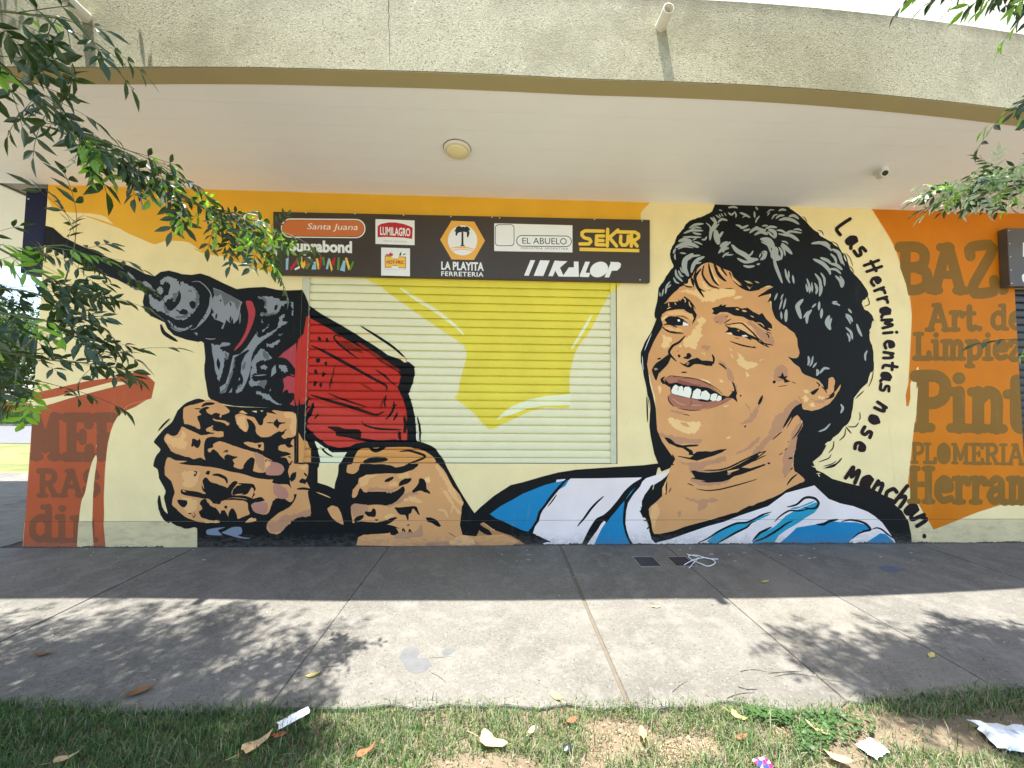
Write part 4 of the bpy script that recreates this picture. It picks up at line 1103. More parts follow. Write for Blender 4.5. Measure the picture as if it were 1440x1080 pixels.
# ------------------------------------------------------------------ building
XL=wall(50,520)[0]
XO0,XO1=wall(421,520)[0],wall(868,520)[0]
ZO0,ZO1=wall(640,654)[1],wall(640,394)[1]
XR0,XR1=wall(431,520)[0],wall(859,520)[0]
ZP=wall(640,735)[1]
XD=wall(1434,540)[0]; ZD=wall(1434,408)[1]
XEND=9.0
def ex_wall(n,l,g,out,b):
    f=noise(n,l,g,2.2,5,rough=.65); o=mixc(n,l,f,out,lin((246,230,164)),(.5,.8))
    f=noise(n,l,g,7,6,(1,1,.6),.7); return mixc(n,l,f,o,lin((216,196,152)),(.6,.9))
CREAMW=mat('cream_wall',lin((240,219,160)),.7,.05,3,.35,45,extra=ex_wall)
def ex_plinth(n,l,g,out,b):
    f=noise(n,l,g,5,7,(1,1,3),.75); o=mixc(n,l,f,out,lin((150,135,110)),(.48,.85))
    f=noise(n,l,g,30,5,None,.7); return mixc(n,l,f,o,lin((90,80,70)),(.66,.85))
PLINTH=mat('plinth_render',lin((214,196,148)),.75,.08,4,.6,30,extra=ex_plinth)
bld=empty('corner_shop_building',(XL,0,0))
tag(bld,'cream painted corner shop building with a giant mural, roller shutter and deep rendered overhang','building')
class PB:
    pass
def child(o,par):                     # parent keeping world coordinates
    o.parent=par; o.matrix_parent_inverse=Matrix.Translation(-Vector(par.location)) if not par.parent else Matrix(); return o
def wallbox(mb,x0,x1,z0,z1,y0=0,y1=.25): mb.box((x0,y0,z0),(x1,y1,z1))
mb=MB()
HT=H_SOF+.249; wallbox(mb,XL,XO0,ZP,HT); wallbox(mb,XO0,XO1,ZP,ZO0); wallbox(mb,XO0,XO1,ZO1,HT); wallbox(mb,XO1,XD,ZP,HT)
wallbox(mb,XD,XD+3,ZD,HT); wallbox(mb,XD+3,XEND,ZP,HT)
mb.box((XL,.25,0),(XL+.25,9,HT)); mb.box((XL+.25,8.75,0),(XEND,9,HT))
WALL=mb.build('wall',CREAMW); child(WALL,bld)
mb=MB(); mb.box((XL-.003,-.003,-.1),(XD,.25,ZP-.002)); mb.box((XD+3,-.003,-.1),(XEND,.25,ZP-.002)); mb.box((XL-.003,.25,-.1),(XL+.25,9,ZP-.002))
pl=mb.build('plinth',PLINTH); child(pl,bld)
mb=MB(); mb.box((XL-.002,-.0036,ZP-.0022),(XD,.2,ZP)); jt=mb.build('plinth_joint',mat('joint_dark',lin((70,62,52)),.9)); child(jt,bld)
mb=MB(); mb.box((XL,0,H_SOF+.25),(XEND,.3,10)); mb.box((XL,.3,H_SOF+.25),(XL+.3,9,10))
UPW=mb.build('upper_wall',mat('upper_wall_cream',lin((238,232,205)),.8,.04,1.5,.3,40)); child(UPW,bld)
# overhang: plan outline surveyed on the soffit plane
fr=[(0,93),(130,94),(240,93.5),(360,94),(480,97),(600,100),(720,105),(830,110.5),(930,113.5),(1040,118),(1150,125),(1260,134.5),(1360,145),(1440,155)]
front=[(on_z(x,y,H_SOF).x,on_z(x,y,H_SOF).y) for x,y in fr]
front=crom(front,False,3)
yl=front[0][1]; front=[(-10.05,2.6),(-10.1,1.4),(-9.75,.3),(-8.9,-.6),(-7.6,-1.15),(-6.0,yl-.03),(-4.6,yl)]+front
xr,yr=front[-1]; front+=[(xr+1.2,yr+.10),(xr+2.6,yr+.32),(XEND,yr+.7)]
def offset(P,d):
    out=[]
    for i,p in enumerate(P):
        a=P[max(i-1,0)]; b=P[min(i+1,len(P)-1)]; L=math.hypot(b[0]-a[0],b[1]-a[1]); out.append((p[0]-(b[1]-a[1])/L*d,p[1]+(b[0]-a[0])/L*d))
    return out
inner=offset(front,.13)
def strip_solid(A,B,z0,z1):
    n=len(A); V=[(*p,z0) for p in A]+[(*p,z0) for p in B]+[(*p,z1) for p in A]+[(*p,z1) for p in B]; F=[]
    for i in range(n-1):
        F+=[(i,i+1,n+i+1,n+i),(2*n+i,3*n+i,3*n+i+1,2*n+i+1),(i,2*n+i,2*n+i+1,i+1),(n+i,n+i+1,3*n+i+1,3*n+i)]
    F+=[(0,n,3*n,2*n),(n-1,3*n-1,4*n-1,2*n-1)]
    return V,F
def ex_fascia(n,l,g,out,b):
    v=n.new('ShaderNodeTexVoronoi'); v.inputs['Scale'].default_value=95; l.new(g.outputs['Position'],v.inputs['Vector'])
    f=noise(n,l,g,75,5,None,.8)
    o=mixc(n,l,f,out,lin((80,72,54)),(.55,.64))
    f=noise(n,l,g,130,4,None,.85); o=mixc(n,l,f,o,lin((70,62,46)),(.56,.64))
    f=noise(n,l,g,48,5,None,.8); o=mixc(n,l,f,o,lin((200,195,168)),(.54,.68))
    f=noise(n,l,g,1.6,6,(1,1,1),.7); o=mixc(n,l,f,o,lin((140,134,108)),(.46,.72))
    s=n.new('ShaderNodeSeparateXYZ'); l.new(g.outputs['Position'],s.inputs[0])
    m1=n.new('ShaderNodeMapRange'); m1.inputs[1].default_value=H_SOF+.42; m1.inputs[2].default_value=H_SOF+.60; l.new(s.outputs[2],m1.inputs[0])
    f2=noise(n,l,g,4,6,(1.5,1.5,.5),.7); mm=n.new('ShaderNodeMath'); mm.operation='MULTIPLY'; l.new(m1.outputs[0],mm.inputs[0]); l.new(f2,mm.inputs[1])
    o=mixc(n,l,mm.outputs[0],o,lin((110,102,84)),(.25,.75))   # rain stain under the coping
    n2=n.new('ShaderNodeTexNoise'); n2.inputs['Scale'].default_value=85; n2.inputs['Detail'].default_value=7; n2.inputs['Roughness'].default_value=.7; l.new(g.outputs['Position'],n2.inputs['Vector'])
    bp=n.new('ShaderNodeBump'); bp.inputs['Strength'].default_value=.55; bp.inputs['Distance'].default_value=.008; l.new(n2.outputs[0],bp.inputs['Height']); l.new(bp.outputs[0],b.inputs['Normal'])
    return o
FASC=mat('rough_cast_render',lin((176,170,142)),.95,.08,2,extra=ex_fascia,spec=.2)
ZF=H_SOF+.60
V,F=strip_solid(front,inner,H_SOF,ZF)
me=mesh('overhang_fascia',V,F); bm=bmesh.new(); bm.from_mesh(me); bmesh.ops.recalc_face_normals(bm,faces=bm.faces)
bm.to_mesh(me); bm.free(); fas=link('overhang_fascia',me,[FASC]); child(fas,bld)
# smooth tan underside strip, 3 mm below the rough-cast
BEAM=mat('tan_beam_paint',lin((170,158,116)),.8,.04,2,.2,40)
V,F=strip_solid(offset(front,.004),offset(front,.132),H_SOF-.006,H_SOF-.003)
me=mesh('overhang_underside',V,F); bm=bmesh.new(); bm.from_mesh(me); bmesh.ops.recalc_face_normals(bm,faces=bm.faces); bm.to_mesh(me); bm.free()
ub=link('overhang_underside',me,[BEAM]); child(ub,bld)
# roof slab above soffit (closes the overhang)
poly=[Vector(p) for p in inner]+[Vector((XEND,-.003)),Vector((XL-.003,-.003)),Vector((XL-.003,2.6))]
r=delaunay_2d_cdt(poly,[],[list(range(len(poly)))],1,1e-6); n=len(r[0])
V=[(v.x,v.y,H_SOF+.03) for v in r[0]]+[(v.x,v.y,H_SOF+.2) for v in r[0]]
F=[list(t) for t in r[2]]+[[n+i for i in t] for t in r[2]]
slabr=link('roof_slab',mesh('roof_slab',V,F),[mat('slab_grey',(.35,.34,.32),.9)]); child(slabr,bld)
# soffit boards: PVC planks parallel to the wall, clipped to the overhang outline
SOFM=mat('soffit_pvc',(.93,.94,.945),.5,.025,1.2,0,spec=.4)
SY=[-.03,-.23,-.43,-.63,-.83,-1.03,-1.23,-1.43,-1.63]
SX=[-10.2,-5.25,-.17+.0,4.9,XEND]
SX[2]=on_z(697,200,H_SOF).x
def clip_poly(P,f):            # keep f(p)>=0
    out=[]
    for i in range(len(P)):
        a,b=P[i-1],P[i]; fa,fb=f(a),f(b)
        if (fa>=0)!=(fb>=0): t=fa/(fa-fb); out.append((a[0]+(b[0]-a[0])*t,a[1]+(b[1]-a[1])*t))
        if fb>=0: out.append(b)
    return out
outline=inner+[(XEND,-.002),(XL-.002,-.002),(XL-.002,2.6)]
def board(x0,x1,y0,y1,name='soffit_board'):
    P=[Vector(p) for p in outline]; n=len(P)
    R=[Vector((x0,y0)),Vector((x1,y0)),Vector((x1,y1)),Vector((x0,y1))]
    r=delaunay_2d_cdt(P+R,[],[list(range(n)),[n,n+1,n+2,n+3]],1,1e-6)
    T=[t for t,src in zip(r[2],r[5]) if len(src)==2]
    if not T: return
    ids=sorted({i for t in T for i in t}); mp={i:k for k,i in enumerate(ids)}; m=len(ids)
    V=[(r[0][i].x,r[0][i].y,H_SOF) for i in ids]+[(r[0][i].x,r[0][i].y,H_SOF+.012) for i in ids]
    T=[[mp[i] for i in t] for t in T]; F=[t[::-1] for t in T]+[[m+i for i in t] for t in T]
    # side walls
    ed={}
    for t in T:
        for k in range(len(t)): e=(t[k],t[(k+1)%len(t)]); ed[e]=1
    for (a,b) in ed:
        if (b,a) not in ed: F.append([a,b,m+b,m+a])
    me=mesh(name,V,F); bm=bmesh.new(); bm.from_mesh(me); bmesh.ops.recalc_face_normals(bm,faces=bm.faces)
    bm.to_mesh(me); bm.free()
    child(link(name,me,[SOFM]),bld)
ys=[2.6]+[2.4-.2*k for k in range(12)]+[0]+SY[1:]
ys=[2.6-.2*k for k in range(22)]
for xa,xb in zip(SX,SX[1:]):
    for ya,yb in zip(ys,ys[1:]):
        if xa>-6 and ya<=.01+.0 or xa<-6 or yb<0: board(xa+.0015,xb-.0015,yb+.0012,ya-.0012)
# cover strips only where soffit exists: trim to the local front line
def yfront(x):
    for a,b in zip(inner,inner[1:]):
        if a[0]<=x<=b[0]: return a[1]+(b[1]-a[1])*(x-a[0])/(b[0]-a[0])
    return -1.3
for x in SX[1:-1]:
    mb=MB(); mb.box((x-.010,yfront(x)+.01,H_SOF-.003),(x+.010,-.003,H_SOF-.0005)); cs=mb.build('soffit_cover_strip',SOFM); child(cs,bld)
# drain pipes through the fascia
PVC=mat('pipe_pvc',lin((222,216,198)),.5,.05,8)
DARK=mat('dark_hole',(.012,.012,.012),.9,0)
def fasc_y(x):
    for a,b in zip(front,front[1:]):
        if a[0]<=x<=b[0]: return a[1]+(b[1]-a[1])*(x-a[0])/(b[0]-a[0])
    return -1.4
for (px,py) in ((929,38),(122,25)):
    y=-1.45
    for _ in range(4): P=on_y(px,py,y); y=fasc_y(P.x)
    r=.037; L=.125; prof=[(r,y+.05),(r,y-L),(r-.005,y-L-.001),(r-.005,y+.04)]
    mb=MB(); base=0; n=20
    for rr,yy in prof:
        for k in range(n): an=2*math.pi*k/n; mb.v.append((P.x+rr*math.cos(an),yy,P.z+rr*math.sin(an)))
    for i in range(3):
        for k in range(n): mb.f.append([i*n+k,i*n+(k+1)%n,(i+1)*n+(k+1)%n,(i+1)*n+k]); mb.m.append(0)
    mb.f.append([3*n+k for k in range(n)]); mb.m.append(1)
    o=mb.build('drain_pipe',[PVC,DARK]); child(o,bld)
# hairline crack in the fascia
pts=[(547,0),(546,12),(547.5,22),(546,34),(548,48),(547.5,60),(548,88)]
mb=MB()
def fpt(px,py):
    y=-1.45
    for _ in range(4): P=on_y(px,py,y); y=fasc_y(P.x)
    return Vector((P.x,y-.003,P.z))
Q=[fpt(*p) for p in pts]
for i,p in enumerate(Q):
    w=.0022*(1-.1*i); mb.v+=[(p.x-w,p.y,p.z),(p.x+w,p.y,p.z)]
for i in range(len(Q)-1): mb.f.append([2*i,2*i+1,2*i+3,2*i+2]); mb.m.append(0)
o=mb.build('crack',[mat('crack_dark',(.05,.045,.035),.9)]); child(o,bld)
# ------------------------------------------------------------------ roller shutter
SH=empty('roller_shutter',(0,0,0)); SH.parent=bld; SH.matrix_parent_inverse=Matrix.Translation(-Vector(bld.location))
NS=22; ZB=ZO0+.055; HS=(ZO1+.02-ZB)/NS; YS=.022
PROF=[(0,.024),(.06,.024),(.085,.0005),(.28,-.0035),(.52,-.005),(.76,-.0035),(.885,.0005),(.905,.009),(.95,.004),(.965,.024),(1,.024)]
def sprof(t):
    for a,b in zip(PROF,PROF[1:]):
        if t<=b[0]: return a[1]+(b[1]-a[1])*(t-a[0])/(b[0]-a[0])
    return PROF[-1][1]
def shut_depth(x,z,cz,cx):
    if cx<XR0 or cx>XR1: return .0028
    if cz<ZB: return YS-.004
    t=(z-ZB)/HS; k=math.floor((cz-ZB)/HS); t=min(max(t-k,0),1); return YS+sprof(t)
SHM=mat('shutter_cream',lin((232,226,182)),.5,.03,4,.15,60,spec=.4)
RAILM=mat('rail_paint',lin((206,204,172)),.5,.08,9,.2,60)
x0,x1=XR0-.02,XR1+.02
V=[(x0,sprof(t),t*HS) for t,_ in PROF]+[(x1,sprof(t),t*HS) for t,_ in PROF]
n=len(PROF); F=[[i,n+i,n+i+1,i+1] for i in range(n-1)]
V+=[(x0,.03,HS),(x1,.03,HS),(x0,.03,0),(x1,.03,0)]; F+=[[n-1,2*n-1,2*n+1,2*n],[2*n,2*n+1,2*n+3,2*n+2],[2*n+2,2*n+3,n,0]]
sm=mesh('slat',V,F); 
for k in range(NS):
    o=link('slat',sm,[SHM] if k==0 else []); o.location=(0,YS,ZB+k*HS); o.parent=SH
mb=MB(); mb.box((XR0-.02,YS-.004,ZO0+.004),(XR1+.02,YS+.03,ZB)); o=mb.build('bottom_bar',[SHM]); o.parent=SH
mb=MB(); mb.box((XO0,-.0008,ZO0),(XO1,.03,ZO0+.004)); o=mb.build('sill_gap',[mat('joint_dark',lin((70,62,52)),.9)]); o.parent=SH
for xa,xb in ((XO0+.0002,XR0),(XR1,XO1-.012)):
    mb=MB(); mb.box((xa,.003,ZO0+.001),(xb,.08,ZO1-.001)); o=mb.build('guide_rail',[RAILM]); o.parent=SH
mb=MB(); mb.box((XO0,.13,ZO0),(XO1,.14,ZO1)); o=mb.build('back_panel',[DARK]); o.parent=SH
# second shutter, at the right edge of the photograph
SH2=empty('dark_roller_shutter',(0,0,0)); SH2.parent=bld; SH2.matrix_parent_inverse=Matrix.Translation(-Vector(bld.location))
DSM=mat('dark_shutter_paint',(.012,.012,.014),.4,.1,4)
V2=[(XD+.03,v[1],v[2]) if abs(v[0]-x0)<1e-6 else (XD+2.97,v[1],v[2]) for v in V]
sm2=mesh('dark_slat',V2,F)
for k in range(int(ZD/HS)+1):
    o=link('slat',sm2,[DSM] if k==0 else []); o.location=(0,.06,k*HS); o.parent=SH2
mb=MB(); mb.box((XD,.02,0),(XD+.03,.1,ZD)); mb.box((XD+2.97,.02,0),(XD+3,.1,ZD)); o=mb.build('guide_rail',[DSM]); o.parent=SH2
# ------------------------------------------------------------------ mural
WS=Surf([XL,XO0,XO1,XD],[ZO0,ZO1,ZP,ZP-.0022,ZD,H_SOF-.003],
  lambda x,z:(x>XL and -.03<z<H_SOF-.003 and not(ZP-.0022<z<ZP) and not(XO0<x<XO1 and ZO0<z<ZO1) and not (x>XD and z<ZD)),
  lambda x,z,cz,cx:(-.0033 if cz<ZP-.001 else -.0003))
SS=Surf([XO0,XR0,XR1,XO1-.012],[ZO0,ZO1,ZB]+[ZB+(k+t)*HS for k in range(NS) for t,_ in PROF],
  lambda x,z:(XO0<x<XO1-.012 and ZO0+.004<z<ZO1), shut_depth)
off=[0.0]
def paint(sec,name):
    A,Bp=Painter(),Painter()
    for col,F in SEC[sec]:
        V,T=tri(F)
        if not T: continue
        W=[wall(*v) for v in V]
        T=[t[::-1] for t in T]
        off[0]+=4e-6
        A.add(WS,col,W,T,off[0])
        if max(v[0] for v in W)>XO0 and min(v[0] for v in W)<XO1 and max(v[1] for v in W)>ZO0 and min(v[1] for v in W)<ZO1:
            Bp.add(SS,col,W,T,off[0]+.0002)
    o=A.build(name,None)
    if o: o.parent=WALL; o.matrix_parent_inverse=Matrix.Translation(Vector((0,0,0)))
    b=Bp.build(name,None)
    if b: b.parent=SH

for nm,cols in (('painted_ochre_band',('ochre',)),('painted_rust_panel',('rust','rustedge')),('painted_orange_panel',('orange','peach')),('painted_yellow_shape',('yellow','yellowlt','shutw'))):
    SEC[nm]=[q for q in SEC['background'] if q[0] in cols or (q[0]=='cream' and nm=='painted_rust_panel')]; paint(nm,nm)
paint('text','painted_trade_words')
paint('shirt','painted_shirt'); paint('face','painted_face'); paint('hair','painted_hair')
paint('drill','painted_drill'); paint('hands','painted_hands'); paint('lettering','painted_slogan')
# ------------------------------------------------------------------ flat print from lettering
def glyphs(txt,spacing=1.0,shear=0,bold=0.0):
    cu=bpy.data.curves.new('lettering','FONT'); cu.body=txt; cu.size=1; cu.space_character=spacing; cu.shear=shear; cu.offset=bold; cu.resolution_u=3
    o=bpy.data.objects.new('lettering',cu); COL.objects.link(o); bpy.context.view_layer.update()
    me=o.to_mesh(); V=[(v.co.x,v.co.y) for v in me.vertices]; F=[list(p.vertices) for p in me.polygons]
    o.to_mesh_clear(); bpy.data.objects.remove(o); bpy.data.curves.remove(cu)
    x0=min(v[0] for v in V);x1=max(v[0] for v in V);y0=min(v[1] for v in V);y1=max(v[1] for v in V)
    return [((x-x0)/(x1-x0),(y-y0)/(y1-y0)) for x,y in V],F
class Print:                          # shapes in photo pixels laid on the plane y=Y of a sign
    def __init__(s,Y): s.Y=Y; s.v=[];s.f=[];s.m=[];s.mats=[]; s.o=0
    def mi(s,col):
        m=sign_mat(col)
        if m not in s.mats: s.mats.append(m)
        return s.mats.index(m)
    def add(s,col,V,T):
        s.o+=4e-5; k=s.mi(col); n=len(s.v)
        for p in V: q=on_y(p[0],p[1],s.Y); s.v.append((q.x,s.Y-s.o,q.z))
        for t in T:
            a=[s.v[n+i] for i in t]; ar=sum(a[q-1][0]*a[q][2]-a[q][0]*a[q-1][2] for q in range(len(a)))
            s.f.append([n+i for i in (t if ar>0 else t[::-1])]); s.m.append(k)
    def poly(s,col,P,smooth=False):
        V,T=tri([crom(P,True,3) if smooth else P]); s.add(col,V,T)
    def union(s,col,F): V,T=tri(F); s.add(col,V,T)
    def text(s,col,txt,quad,**k):     # quad: lower-left, lower-right, upper-right, upper-left
        V,F=glyphs(txt,**k); a,b,c,d=quad
        s.add(col,[tuple((a[i]*(1-x)+b[i]*x)*(1-y)+(d[i]*(1-x)+c[i]*x)*y for i in (0,1)) for x,y in V],F)
    def build(s,name,par): 
        o=link(name,mesh(name,s.v,s.f,s.m),s.mats); o.parent=par; o.matrix_parent_inverse=Matrix.Translation(-Vector(par.location)); return o
def sign_mat(k): return mat('print_'+k,lin(PC[k]),.38,.02,5,spec=.45)
def rrect(x0,y0,x1,y1,r,sk=0,n=5):
    P=[]
    for cx,cy,a0 in ((x1-r,y0+r,-90),(x1-r,y1-r,0),(x0+r,y1-r,90),(x0+r,y0+r,180)):
        for k in range(n+1):
            a=math.radians(a0+90*k/n); P.append((cx+r*math.cos(a),cy+r*math.sin(a)+sk*(cx-x0)/(x1-x0)))
    return P
YSG=-.055
SIGNM=mat('sign_brown_vinyl',lin((66,54,42)),.42,.06,2.5,spec=.4)
def boxquad(Q,y0,y1):                 # Q: 4 px corners (ll,lr,ur,ul) read on plane y0, extruded back to y1
    A=[on_y(*p,y0) for p in Q]; V=[(p.x,y0,p.z) for p in A]+[(p.x,y1,p.z) for p in A]
    return V,[(0,1,2,3),(7,6,5,4),(0,4,5,1),(1,5,6,2),(2,6,7,3),(3,7,4,0)]
sg=empty('shop_sign',on_y(650,395,-.03)); tag(sg,'long dark brown shop sign board with supplier logos mounted above the cream roller shutter','sign')
V,F=boxquad([(384,385.5),(914,397),(914,309),(384,297.5)],YSG,-.006)
me=mesh('sign_panel',V,F); bm=bmesh.new(); bm.from_mesh(me); bmesh.ops.recalc_face_normals(bm,faces=bm.faces); bmesh.ops.bevel(bm,geom=bm.edges[:],offset=.003,segments=1,affect='EDGES'); bm.to_mesh(me); bm.free()
o=link('sign_panel',me,[SIGNM]); o.parent=sg; o.matrix_parent_inverse=Matrix.Translation(-Vector(sg.location))
SCR=mat('screw_zinc',(.75,.75,.72),.3,.05,metal=.6)
for (x,y) in ((499,300.5),(567.5,302.5),(634,304.5),(692,305.5),(702.5,306.5),(836,308.5),(903,310.5),(900,393.5),(430,299)):
    p=on_y(x,y,YSG-.0015); mb=MB(); mb.lathe([(.006,.002),(.0075,0),(.005,-.003)],(p.x,p.y,p.z),'y',8); o=mb.build('screw',SCR); o.parent=sg; o.matrix_parent_inverse=Matrix.Translation(-Vector(sg.location))
YP=YSG-.0006
# Santa Juana
P=Print(YP); P.poly('whitep',rrect(395,307,514,334,13.3,1)); P.poly('darkp',rrect(396,308.6,512.4,332.5,12,1)); P.poly('orangep',rrect(396,309,512,331.6,11.6,1))
P.text('whitep','Santa Juana',[(432,325),(503,326.3),(503,315),(432,314)],shear=.2); P.build('printed_logo',sg)
# coloured tools logo
P=Print(YP)
P.text('whitep','Suprabond',[(407,358.5),(495,361),(495,339),(407,337)],bold=.045)
P2=[('bluep',[(402,364),(406,362),(405,379),(402,380)]),('redp',[(407,378),(417,365),(420,368),(410,380)]),('yelp',[(421,362),(424,376),(426,377),(425,361)]),('greenp',[(417,363),(420,362),(421,373),(419,374)]),
('whitep',[(414,378),(421,374),(422,377),(415,380)]),('yelp',[(423,374),(430,364),(433,366),(427,378)]),('redp',[(428,366),(432,364),(434,375),(431,376)]),('greenp',[(429,377),(438,364),(440,366),(432,379)]),
('bluep',[(438,379),(441,368),(444,368),(445,379)]),('yelp',[(444,364),(447,363),(450,378),(447,379)]),('redp',[(448,378),(450,361),(453,361),(451,377)]),('greenp',[(453,362),(456,361),(457,373),(454,373)]),
('bluep',[(458,378),(462,363),(464,364),(461,379)]),('yelp',[(464,364),(468,378),(466,382),(463,370)]),('redp',[(465,371),(470,362),(472,362),(470,374)]),('greenp',[(474,379),(475,362),(478,362),(477,380)]),
('bluep',[(478,380),(483,366),(486,367),(485,382)]),('yelp',[(485,363),(488,362),(493,378),(490,380)]),('greenp',[(491,378),(496,367),(498,369),(493,381)]),('whitep',[(433,362),(436,361),(438,366),(436,367)])]
for c,q in P2: P.poly(c,q)
P.build('printed_logo',sg)
# red arch logo card
P=Print(YP); P.poly('whitep',[(528,308),(583,310),(583,344.8),(528,343)]); P.poly('redp',[(531,333.5),(531,318),(536,314.8),(546,312.8),(556,312.8),(568,315),(576,318),(580.5,320.5),(579.5,336),(567,334.2),(545,333.2)])
P.poly('whitep',[(530.2,334.2),(545,334),(567,335),(580,336.8),(580,338),(545,335),(530,335.2)])
P.text('whitep','LUMILAGRO',[(534.5,330.5),(577,332.5),(577,321),(534.5,318.5)],bold=.03)
P.text('palegrey','TERMOS QUE DURAN',[(539,340.3),(572,341.6),(572,339),(539,337.7)]); P.build('printed_logo',sg)
# yellow puzzle logo card
P=Print(YP); P.poly('whitep',[(536,348),(576.5,349.3),(576.5,388.5),(536,387.3)])
b=[(542,361),(551,361),(553,364.5),(558,365),(560,361.5),(570,362),(570,376.5),(560,376),(558,373),(553,373),(551,375.5),(542,375.5)]
P.poly('redp',[(x+(-.9 if x<556 else .9),y+(-.9 if y<368.5 else .9)) for x,y in b]); P.poly('yelp',b)
P.text('redp','HOY-FRIC',[(543.6,371),(568.5,371.6),(568.5,366.3),(543.6,365.8)],bold=.04)
P.poly('redp',[(541,359.5),(544,357),(547,358),(549,354.5),(551,357),(553,356.5),(552,360)]); P.poly('darkp',[(561,359.5),(563,355),(564.5,354.5),(564,359.5)]); P.poly('greenp',[(566,358),(570,356),(571,357),(568,359)])
P.text('palegrey','te acompana y te cuida',[(540,379.5),(571,380),(571,378),(540,377.6)]); P.build('printed_logo',sg)
# hexagon with palm
P=Print(YP); P.poly('amber',[(619,337),(635,310.3),(667,311.6),(682,338.5),(666.5,365.5),(635,364.8)])
P.poly('whitep',[(650.5+20.7*math.cos(a*math.pi/16),338+21.2*math.sin(a*math.pi/16)) for a in range(32)])
P.union('amber',ribbon([(631,349.5),(643,347.8),(655,348),(669,351)],1.7)+[]); P.union('amber',ribbon([(633,353),(645,350.5),(656,350.8),(667,353.8)],1.3))
P.union('darkp',[[(649,325),(651.6,325),(651.8,344.5),(648.8,344.5)]]); P.poly('darkp',[(646.5,346.5),(649,344.2),(652,344.4),(654.5,346.8),(650.5,346)])
for q in ([(650,325),(645,322),(639,325.5)],[(650,325),(643,326),(641.5,331.5)],[(650,325),(646,319.5),(641,321.5)],[(650.5,325),(656,320),(661,324)],[(651,325),(658,325.5),(657.5,334)],[(651,325),(655,322),(660,329)],[(650.5,325),(651,321),(653,319)],[(650,325),(649,321),(647,319)]):
    P.union('darkp',ribbon(q,3.2))
P.text('whitep','LA PLAYITA',[(620.5,379.3),(680.3,381),(680.3,369),(620.5,367.7)],bold=.035)
P.text('whitep','FERRETERIA',[(620.5,388),(680,389.3),(680,382.8),(620.5,381.6)],spacing=1.12,bold=.02); P.build('printed_logo',sg)
# bordered oval logo card, with the figure's frame left empty
P=Print(YP); P.poly('whitep',[(695,314),(805,316.8),(805,355),(695,353)])
P.poly('darkp',rrect(696,315.5,723.3,346,5)); P.poly('whitep',rrect(696.9,316.4,722.4,345.1,4.4))
P.poly('darkp',rrect(726,330.5,804,346.5,7.9,1)); P.poly('whitep',rrect(727.1,331.6,802.9,345.4,6.8,1)); 
P.text('darkp','EL ABUELO',[(734.5,342.6),(797,344),(797,335),(734.5,334.3)])
P.text('darkp','INDUSTRIA ARGENTINA',[(733,350),(799,351.3),(799,348.5),(733,347.2)],spacing=1.25); P.build('printed_logo',sg)
# yellow SEKUR
P=Print(YP)
for w_,c in ((5.4,'yelp'),(3.4,'yelp')):
    if w_<5: continue
    for q in ([(848.5,325),(823,324.5),(818.5,327),(818.5,331),(822,334.5),(829,336),(831,339.5),(828,343),(815.5,343)],[(849,331.8),(839,331.6),(838.5,344),(849.5,344.3)],[(839,338),(848,338.3)],[(854.5,322.5),(854,346)],[(869,323.5),(857,334),(867,346)],
              [(873,332),(872.5,341),(875,344.6),(880,344.6),(883,341),(883.5,332)],[(868,326),(893,326.5),(898,329.5),(898,334),(893,337.5),(889,337.5),(896,346)],[(888,330),(887.8,346)]):
        F=[]
        for a,b in zip(q,q[1:]): F+=ribbon([a,b],4.7,False)
        P.union(c,F)
P.poly('yelp',[(815,348),(899,350.2),(899,354.8),(815,353)]); P.build('printed_logo',sg)
# KALOP with two slanted bars
P=Print(YP)
P.poly('whitep',[(737,387.5),(743.5,387.7),(752.5,366),(746,365.8)]); P.poly('whitep',[(750.5,387.8),(764,388.2),(773,366.3),(759.5,366)])
P.poly('whitep',[(771,388.3),(777.5,388.5),(786.5,366.8),(780,366.5)])
P.union('whitep',[[(781,381),(781,373.5),(787,367),(798,367.3),(787.5,376.5),(790.5,383.5),(793,389),(785.5,388.8)]])
P.poly('whitep',[(791,389),(800,376),(807,376),(801,383.2),(807,383.3),(807,367.7),(813.5,367.8),(814,389.3)])
P.poly('whitep',[(815,387.5),(823,368),(829.5,368),(823.5,383.5),(830,383.7),(828,389.7),(816,389.4)])
ring=[(842.3+12.5*math.cos(a*math.pi/14)-2.5*math.sin(a*math.pi/14),379+11*math.sin(a*math.pi/14)) for a in range(28)]
ringi=[(842.3+6.7*math.cos(a*math.pi/14)-1.5*math.sin(a*math.pi/14),379+6*math.sin(a*math.pi/14)) for a in range(28)]
P.union('whitep',[[ring[i],ring[(i+1)%28],ringi[(i+1)%28],ringi[i]] for i in range(28)])
P.union('whitep',[[(850,390),(856.5,390.2),(862,376.5),(866,368.5),(859.5,368.3)],[(858,368.3),(870,368.6),(873.3,371),(872.5,376),(868,380.5),(859,380.8),(860.5,376),(866,375.5),(867,372.8),(860,372.6)]]); P.build('printed_logo',sg)
